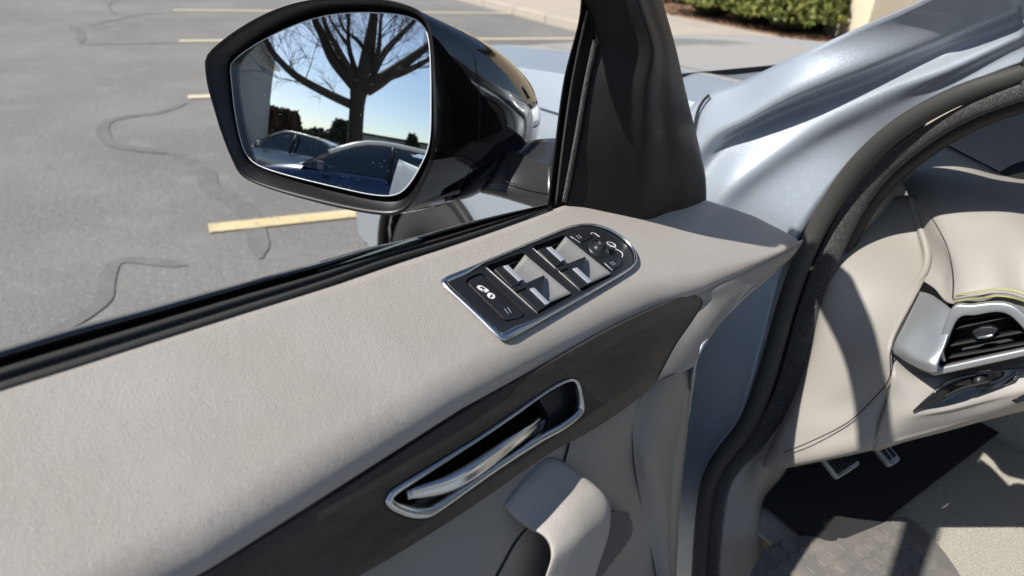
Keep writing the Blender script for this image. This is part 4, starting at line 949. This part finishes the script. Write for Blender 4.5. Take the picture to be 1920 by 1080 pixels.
# ---- instrument hood and steering wheel
loft('instrument_hood', [[(1874, 322, 1.23), (1905, 306, 1.22), (1950, 296, 1.2), (2050, 290, 1.15)], [(1880, 350, 1.2), (1912, 335, 1.18), (1955, 325, 1.16), (2050, 320, 1.12)], [(1895, 392, 1.17), (1925, 385, 1.15), (1965, 380, 1.12), (2050, 380, 1.08)], [(1915, 440, 1.15), (1940, 440, 1.13), (1975, 440, 1.1), (2050, 440, 1.06)]], M_black, dash, 5, 5, .004)
SWC = K(-.42, .46, 1.07); SWN = (-CF*.90+Z*.44).normalized(); swx = CR; swy = SWN.cross(swx)
st = tube('steering_wheel', [SWC+(swx*math.cos(a)+swy*math.sin(a))*.180 for a in [2*math.pi*k/24 for k in range(24)]], .0155, M_black, car, 3, 12, closed=True)
lathe('airbag_hub', SWC-SWN*.02, SWN, [(.075, -.02), (.08, .0), (.07, .018), (.0001, .022)], M_black, st)
for a in (math.radians(0), math.radians(180), math.radians(270)):
    tube('wheel_spoke', [SWC-SWN*.01+(swx*math.cos(a)+swy*math.sin(a))*.06, SWC-SWN*.008+(swx*math.cos(a)+swy*math.sin(a))*.175], .018, M_silverp, st, 1, 8, flat=.5, updir=SWN)
tube('steering_column', [SWC-SWN*.02, SWC-SWN*.35], .04, M_black, st, 1, 14)
# ---- floor
FZ = .56
loft('floor_carpet', [[K(.55, l, FZ+.30) for l in (-.03, .3, .6, .9)], [K(.36, l, FZ+.12) for l in (-.03, .3, .6, .9)], [K(.15, l, FZ+.02) for l in (-.03, .3, .6, .9)], [K(-.05, l, FZ) for l in (-.03, .3, .6, .9)], [K(-.5, l, FZ) for l in (-.03, .3, .6, .9)], [K(-1.1, l, FZ) for l in (-.03, .3, .6, .9)]], M_carpet, car, 6, 6, .01)
loft('tunnel_carpet', [[K(f, l, z) for l, z in ((.68, FZ-.01), (.72, FZ+.12), (.76, FZ+.26), (.95, FZ+.28))] for f in (.5, .1, -.4, -1.0)], M_carpet, car, 4, 4, .004)
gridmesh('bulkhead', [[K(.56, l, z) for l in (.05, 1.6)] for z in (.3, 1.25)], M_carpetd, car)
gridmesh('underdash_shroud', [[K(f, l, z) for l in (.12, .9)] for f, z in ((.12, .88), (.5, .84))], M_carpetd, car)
loft('footwell_shade', [[K(f, l, FZ+z) for l in (.02, .3, .6, .74)] for f, z in ((-.215, .010), (-.205, .014), (-.10, .016), (.12, .03), (.35, .14), (.54, .33))], M_carpetd, car, 5, 5, .004)  # dark sheet over the carpet, standing in for the shade under the dash
# pedals
def pedal(px, py, d, w, h, name, ribs):
    c = D(px, py, d); n_ = (C-c); n_ = (n_-CR*n_.dot(CR)).normalized(); y_ = n_.cross(CR).normalized()
    if y_.z < 0: y_ = -y_
    pd = plate(name, rnd([c+CR*a*w+y_*b*h for a, b in ((-1, -1), (1, -1), (1, 1), (-1, 1))], .008), [], (c, CR, y_, n_), .012, .002, M_silverp, car)
    for i in range(ribs):
        x = -w+2*w*(i+.7)/(ribs+.4); boxo('pedal_rib', c+CR*x+n_*.001, CR*.0028, y_*h*.72, n_*.0012, M_rubberb, pd)
    tube('pedal_arm', [c-n_*.006, c-n_*.05+Z*.12, c-n_*.08+Z*.3+CF*.1], .008, M_black, pd)
pedal(1576, 860, 1.28, .036, .026, 'brake_pedal', 7)
pedal(1656, 838, 1.33, .018, .035, 'accelerator_pedal', 2)
# driver's seat (behind, to the right of the camera)
def pillow(name, c, x, y, z, m, parent):
    rows = []
    for i in range(13):
        v = -math.pi/2+math.pi*i/12; rows.append([c+x*(abs(math.cos(v))**.35*math.copysign(abs(math.cos(a))**.5, math.cos(a)))+y*(abs(math.cos(v))**.35*math.copysign(abs(math.sin(a))**.5, math.sin(a)))+z*math.copysign(abs(math.sin(v))**.6, math.sin(v)) for a in [2*math.pi*k/24 for k in range(24)]])
    return gridmesh(name, rows, m, parent, closed=True)
seat = pillow('driver_seat', K(-1.0, .44, .80), CR*.25, CF*.26, Z*.09, M_leather2, car)
pillow('seat_backrest', K(-1.32, .44, 1.12), CR*.25, (CF*.09-Z*.02), (Z*.34-CF*.10), M_leather2, seat)
pillow('headrest', K(-1.44, .44, 1.55), CR*.13, CF*.05, Z*.09, M_leather2, seat)

seat2 = pillow('passenger_seat', K(-1.0, 1.2, .80), CR*.25, CF*.26, Z*.09, M_leather2, car)
pillow('seat_backrest', K(-1.32, 1.2, 1.12), CR*.25, (CF*.09-Z*.02), (Z*.34-CF*.10), M_leather2, seat2)
pillow('headrest', K(-1.44, 1.2, 1.55), CR*.13, CF*.05, Z*.09, M_leather2, seat2)
bench = pillow('rear_bench', K(-2.1, .83, .82), CR*.62, CF*.26, Z*.11, M_leather2, car)
pillow('seat_backrest', K(-2.45, .83, 1.15), CR*.62, CF*.10, Z*.36, M_leather2, bench)
loft('far_door_lining', [[K(f, l, z) for z, l in ((.45, 1.50), (.8, 1.48), (1.05, 1.50), (1.22, 1.56))] for f in (.2, -.5, -1.5, -2.6)], M_beige, car, 4, 4, .01)
gridmesh('headlining', [[K(f, l, z) for l in (.18, .83, 1.48)] for f, z in ((-.62, 1.63), (-1.6, 1.67), (-2.6, 1.62))], M_beige, car)
gridmesh('tailgate', [[K(-2.8, l, z) for l in (.05, .83, 1.6)] for z in (.4, 1.66)], M_paint, car)

# ---- floor mat (loose thing)
fm = empty('floor_mat', K(-.2, .42, FZ+.01), 'grey rubber floor mat with scale-shaped grooves in the driver footwell', 'floor mat')
def MF(px, py): return G(px, py, FZ+.016)
mo = [(1405, 1075), (1440, 1020), (1515, 1000), (1560, 1018), (1620, 995), (1690, 965), (1715, 975), (1752, 1010), (1790, 1060), (1850, 1160), (1700, 1350), (1380, 1300)]
plate('mat_sheet', rnd([MF(*p) for p in mo], .03), [], (Vector((0, 0, FZ+.016)), Vector((1, 0, 0)), Vector((0, 1, 0)), Z), .006, .0015, M_mat, fm)
mc = MF(1600, 1090); mo2 = [((MF(*p)-mc)*.90+mc) for p in mo]; mo2 = [(p.x, p.y) for p in mo2]
bm = bmesh.new(); s = .018
for i in range(-30, 31):
    for j in range(-30, 31):
        c = mc+CR*(i*s*1.72+(s*.86 if j % 2 else 0))+CF*(j*s*1.5)
        if inpoly(c.x, c.y, mo2):
            v0 = [c+Z*.0004+(CR*math.sin(a)+CF*math.cos(a))*s*.88 for a in [k*math.pi/3 for k in range(6)]]
            v1 = [c+Z*(.0014+.0009*math.cos(a))+(CR*math.sin(a)+CF*math.cos(a))*s*.84 for a in [k*math.pi/3 for k in range(6)]]
            A0 = [bm.verts.new(p) for p in v0]; A1 = [bm.verts.new(p) for p in v1]
            for k in range(6): bm.faces.new((A0[k], A0[(k+1) % 6], A1[(k+1) % 6], A1[k]))
            bm.faces.new(A1)
o = tag(from_bm('mat_scales', bm, M_mat, fm, False), kind='stuff')

# ================================================================ WHAT THE MIRROR SEES
def MR(px, py, dist):
    """reflect the camera ray off the convex glass; point at horizontal distance dist from the mirror"""
    q = PL(px, py, gc, GN)
    sc_ = gc-GN*RC; n_ = (q-sc_).normalized(); d = ray(px, py).normalized(); r = d-n_*2*d.dot(n_)
    return q+r*(dist/math.hypot(r.x, r.y))
tb = MR(668, 280, 13.0); tb.z = 0
tree = empty('bare_tree', tb, 'large leafless tree with a forked trunk, seen in the mirror', 'tree')
def mt(px, py, d=13.0): return MR(px, py, d)
sc_t = (mt(700, 200)-mt(660, 200)).length/40
trk = mt(668, 262); trk0 = Vector((trk.x, trk.y, 0))
tube('trunk', [trk0-Z*.1, trk0.lerp(mt(670, 225), .5), mt(671, 200), mt(675, 168), mt(682, 148)], [.46, .36, .33, .40, .34], M_bark, tree, 5, 12)
limbs = [([(660, 196), (607, 171), (553, 140), (513, 100), (497, 73), (488, 40)], .14, 12.2), ([(668, 160), (627, 112), (607, 70), (590, 37), (580, 0)], .22, 13.6), ([(668, 150), (637, 97), (613, 53), (600, 10)], .13, 12.4),
         ([(672, 145), (655, 87), (653, 27), (650, -10)], .10, 14), ([(682, 160), (690, 103), (698, 50), (702, 0)], .30, 13.), ([(698, 140), (710, 93), (713, 50), (716, 10)], .10, 12.), ([(690, 150), (703, 130), (722, 97), (753, 63), (785, 30)], .18, 13.8),
         ([(688, 165), (712, 152), (740, 132), (780, 103), (815, 75)], .26, 12.6), ([(720, 148), (760, 134), (795, 116), (830, 95)], .13, 12.2), ([(655, 87), (635, 60), (615, 30)], .07, 14), ([(693, 105), (670, 75), (645, 55), (632, 20)], .08, 13)]
bt_ = bmesh.new()
def twig(bm, p, d, L, r, lvl):
    q = p; pts = [p]
    for i in range(3):
        d = (d+Vector((random.gauss(0, .22), random.gauss(0, .22), random.gauss(.05, .18)))).normalized(); q = q+d*L/3; pts.append(q)
    prev = None
    for i, c in enumerate(pts):
        rr = r*(1-.25*i); x = d.orthogonal().normalized(); y = d.cross(x)
        vs = [bm.verts.new(c+(x*math.cos(a)+y*math.sin(a))*rr) for a in (0, 2.09, 4.19)]
        if prev:
            for k in range(3): bm.faces.new((prev[k], prev[(k+1) % 3], vs[(k+1) % 3], vs[k]))
        prev = vs
    if lvl:
        for _ in range(4):
            k = random.choice((1, 2, 3)); twig(bm, pts[k], (d+Vector((random.gauss(0, .6), random.gauss(0, .6), random.gauss(.1, .5)))).normalized(), L*.7, r*.5, lvl-1)
for pts, r, dd in limbs:
    P_ = [mt(px, py, 13.0+(dd-13.0)*min(1, i/2)) for i, (px, py) in enumerate(pts)]
    n_ = len(P_); tube('branch', P_, [1.35*r*(1-.65*i/(n_-1)) for i in range(n_)], M_bark, tree, 5, 8)
    Q = cr(P_, 8)
    for i in range(4, len(Q)-1):
        if random.random() < .33:
            d = (Q[i+1]-Q[i]).normalized()+Vector((random.gauss(0, .7), random.gauss(0, .7), random.gauss(.2, .5)))
            twig(bt_, Q[i], d.normalized(), random.uniform(.8, 1.9), .03, 3)
tag(from_bm('twigs', bt_, M_bark, tree), kind='stuff')
# building at the mirror's left
b0 = MR(506, 200, 22.0); b0.z = 0
bdir = (MR(440, 200, 14.0)-MR(506, 200, 22.0)); bdir.z = 0; bl_ = bdir.length; bdir.normalize()
topz = MR(508, 128, 22.0).z
bd = empty('grey_building', b0, 'grey block-walled building seen at the left edge of the mirror', 'building')
side = Vector((-bdir.y, bdir.x, 0)); 
if side.dot(b0-Vector((0, 0, 0))) < 0: side = -side
boxo('wall', b0+bdir*6+side*5+Z*topz/2, bdir*6, side*5, Z*topz/2, M_wallg, bd)
boxo('roof', b0+bdir*6+side*5+Z*(topz+.12), bdir*6.4, side*5.4, Z*.12, M_cgrey, bd)
# conifers and brown hedge near the building; far tree line
def conifer(px, dist, toppy, w, label, m=M_leafd, n=2600, fill=1.0, cat='tree', name='evergreen_tree', size=None):
    p = MR(px, 262, dist); base = Vector((p.x, p.y, 0)); h = max(1.5, MR(px, toppy, dist).z); e = empty(name, base, label, cat, 'evergreens seen in the mirror')
    tube('trunk', [base, base+Z*h*.9], [w*.08, w*.02], M_bark, e, 1, 6); pts = []
    for _ in range(n):
        t = random.random()**.8; rr = w*(1-t*fill)*(.6+.5*random.random())*(1+.3*mn.noise(Vector((t*9, px, 0)))); a = random.random()*6.283
        pts.append(base+Vector((math.cos(a)*rr, math.sin(a)*rr, h*(.05+.95*t)+random.gauss(0, .08))))
    leafcloud('foliage', pts, size or .012*dist, m, e)['kind'] = 'stuff'; return e
conifer(522, 24, 205, 1.6, 'brown-green hedge tree right beside the grey building in the mirror', M_brownh, fill=.35)
conifer(545, 26, 212, 1.5, 'brown-green evergreen second from the building in the mirror', M_brownh, fill=.7)
conifer(563, 40, 245, 2.6, 'low dark evergreen third from the building in the mirror', fill=.5)
conifer(590, 55, 250, 4.0, 'broad dark evergreen left of the bare trunk in the mirror', fill=.5)
conifer(612, 60, 247, 4.5, 'round dark evergreen nearest the left of the trunk in the mirror', fill=.45)
conifer(640, 48, 228, 3.5, 'taller evergreen just left of the bare trunk in the mirror', fill=.8)
conifer(773, 52, 256, 2.4, 'small pointed evergreen at the right of the mirror', fill=.9)
# far low building row on the right of the trunk
a_, b_ = MR(685, 262, 60), MR(830, 262, 60); a_.z = b_.z = 0
dd = (b_-a_).normalized(); sd2 = Vector((-dd.y, dd.x, 0)); hz_ = MR(740, 268, 60).z
hz_ = max(2.5, MR(740, 265, 60).z)
fb = empty('low_building', a_, 'long low building far behind the bare tree in the mirror', 'building')
boxo('wall', (a_+b_)/2+Z*hz_/2, dd*(b_-a_).length/2, sd2*4, Z*hz_/2, M_wallg, fb)
boxo('roof', (a_+b_)/2+Z*(hz_+.15), dd*((b_-a_).length/2+.4), sd2*4.4, Z*.15, M_bark, fb)
# treeline behind everything (left/rear) as one mass
pts = []
for _ in range(16000):
    a = math.radians(random.uniform(150, 330)); r = random.uniform(95, 110); hh = 5.5+3.5*mn.noise(Vector((a*14, 0, 0)))+1.5*mn.noise(Vector((a*60, 3, 0)))
    pts.append(Vector((math.sin(a)*r, math.cos(a)*r, random.random()**.7*hh)))
tag(leafcloud('distant_treeline', pts, 1.1, M_leafd, None), 'dark line of distant trees on the horizon in the mirror', 'trees', kind='stuff')
# parked cars
def parked(loc, head, m, label, mroof=None):
    mroof = mroof or m
    e = empty('parked_car', loc, label, 'car', 'cars parked behind the photographer, seen in the mirror')
    f = Vector((math.sin(head), math.cos(head), 0)); r = Vector((f.y, -f.x, 0))
    prof = [(-2.25, .35, .75, .80), (-2.2, .30, .95, .86), (-1.5, .25, 1.0, .90), (-.6, .22, .98, .92), (.6, .22, .96, .92), (1.4, .25, .88, .90), (2.0, .30, .76, .84), (2.3, .40, .62, .72)]
    rows = []
    for x, z0, z1, w in cr([Vector(p) for p in prof], 3):
        rows.append([loc+f*x+r*a*w+Z*(z0+(z1-z0)*b) for a, b in ((-.9, 0), (-1, .15), (-1.02, .5), (-.98, .85), (-.88, 1), (0, 1.04), (.88, 1), (.98, .85), (1.02, .5), (1, .15), (.9, 0))])
    bm = bmesh.new(); vs = [[bm.verts.new(p) for p in q] for q in rows]
    for i in range(len(vs)-1):
        for j in range(10): bm.faces.new((vs[i][j], vs[i][j+1], vs[i+1][j+1], vs[i+1][j]))
    bm.faces.new(vs[0]); bm.faces.new(vs[-1]); from_bm('body', bm, m, e)
    cab = [(-1.9, .98, 1.0), (-1.3, 1.34, .70), (-.6, 1.45, .66), (.1, 1.44, .66), (.7, 1.2, .74), (1.15, .95, .86)]
    cc = cr([Vector(p) for p in cab], 3)
    gridmesh('side_windows', [[loc+f*x+r*s*w*.93+Z*z for z, w in ((.93, .90), (zz*.6+.93*.4, .8*ww+.15), (zz, ww))] for x, zz, ww in [(c.x, c.y, c.z) for c in cc] for s in (1,)], M_glassd, e)
    gridmesh('side_windows', [[loc+f*x-r*w*.93+Z*z for z, w in ((.93, .90), (zz*.6+.93*.4, .8*ww+.15), (zz, ww))] for x, zz, ww in [(c.x, c.y, c.z) for c in cc]], M_glassd, e)
    k1 = [c for c in cc if -1.35 < c.x < .25]
    gridmesh('roof', [[loc+f*c.x+r*a*c.z+Z*(c.y+.02-.05*a*a) for a in (-1, -.5, 0, .5, 1)] for c in k1], mroof, e)
    for s in (-1, 1): tube('roof_edge', [loc+f*c.x+r*s*c.z*.97+Z*(c.y+.0) for c in cc if c.x < .75], .035, mroof, e, 1, 6)  # edge tube added for the sun glint along the blue car's roof
    gridmesh('windscreen', [[loc+f*c.x+r*a*c.z*.97+Z*(c.y+.005) for a in (-1, 0, 1)] for c in cc if c.x > .05], M_glassd, e)
    gridmesh('rear_window', [[loc+f*c.x+r*a*c.z*.97+Z*(c.y+.005) for a in (-1, 0, 1)] for c in cc if c.x < -1.15], M_glassd, e)
    for x in (-1.4, 1.42):
        for s in (-1, 1):
            t_ = lathe('wheel', loc+f*x+r*s*.80+Z*.33, r*s, [(.2, -.1), (.32, -.1), (.335, 0), (.32, .09), (.21, .1)], M_tyre, e, 24); lathe('rim', loc+f*x+r*s*.80+Z*.33, r*s, [(.21, .095), (.19, .06), (.0001, .08)], M_silverp, t_, 16)
    for s in (-1, 1):
        boxo('door_mirror', loc+f*.75+r*s*1.0+Z*1.0, f*.06, r*.09, Z*.06, m, e, .02)
        tube('window_pillar', [loc+f*-.25+r*s*.93+Z*.93, loc+f*-.30+r*s*.69+Z*1.42], .03, M_black, e, 1, 6)
    for s in (-1, 1): boxo('headlight', loc+f*2.15+r*s*.62+Z*.66, f*.08, r*.16, Z*.06, M_lens, e, .02)
    return e
def onground(px, py, dist): p = MR(px, py, dist); p.z = 0; return p
vh = MR(668, 262, 10)-gc; vh.z = 0; vhd = math.atan2(vh.x, vh.y)
parked(onground(705, 300, 5.2), vhd+math.radians(83), M_cblue, 'dark blue car nearest the photographer, below the bare tree in the mirror', M_cwhite)  # white roof colour paints the sun highlight on this blue car
parked(onground(560, 300, 9.0), vhd+math.radians(70), M_cgrey, 'silver-grey car at the lower left of the mirror in front of the hedge')
parked(onground(600, 280, 15.5), vhd+math.radians(90), M_cwhite, 'white car further back, left of the bare trunk in the mirror')
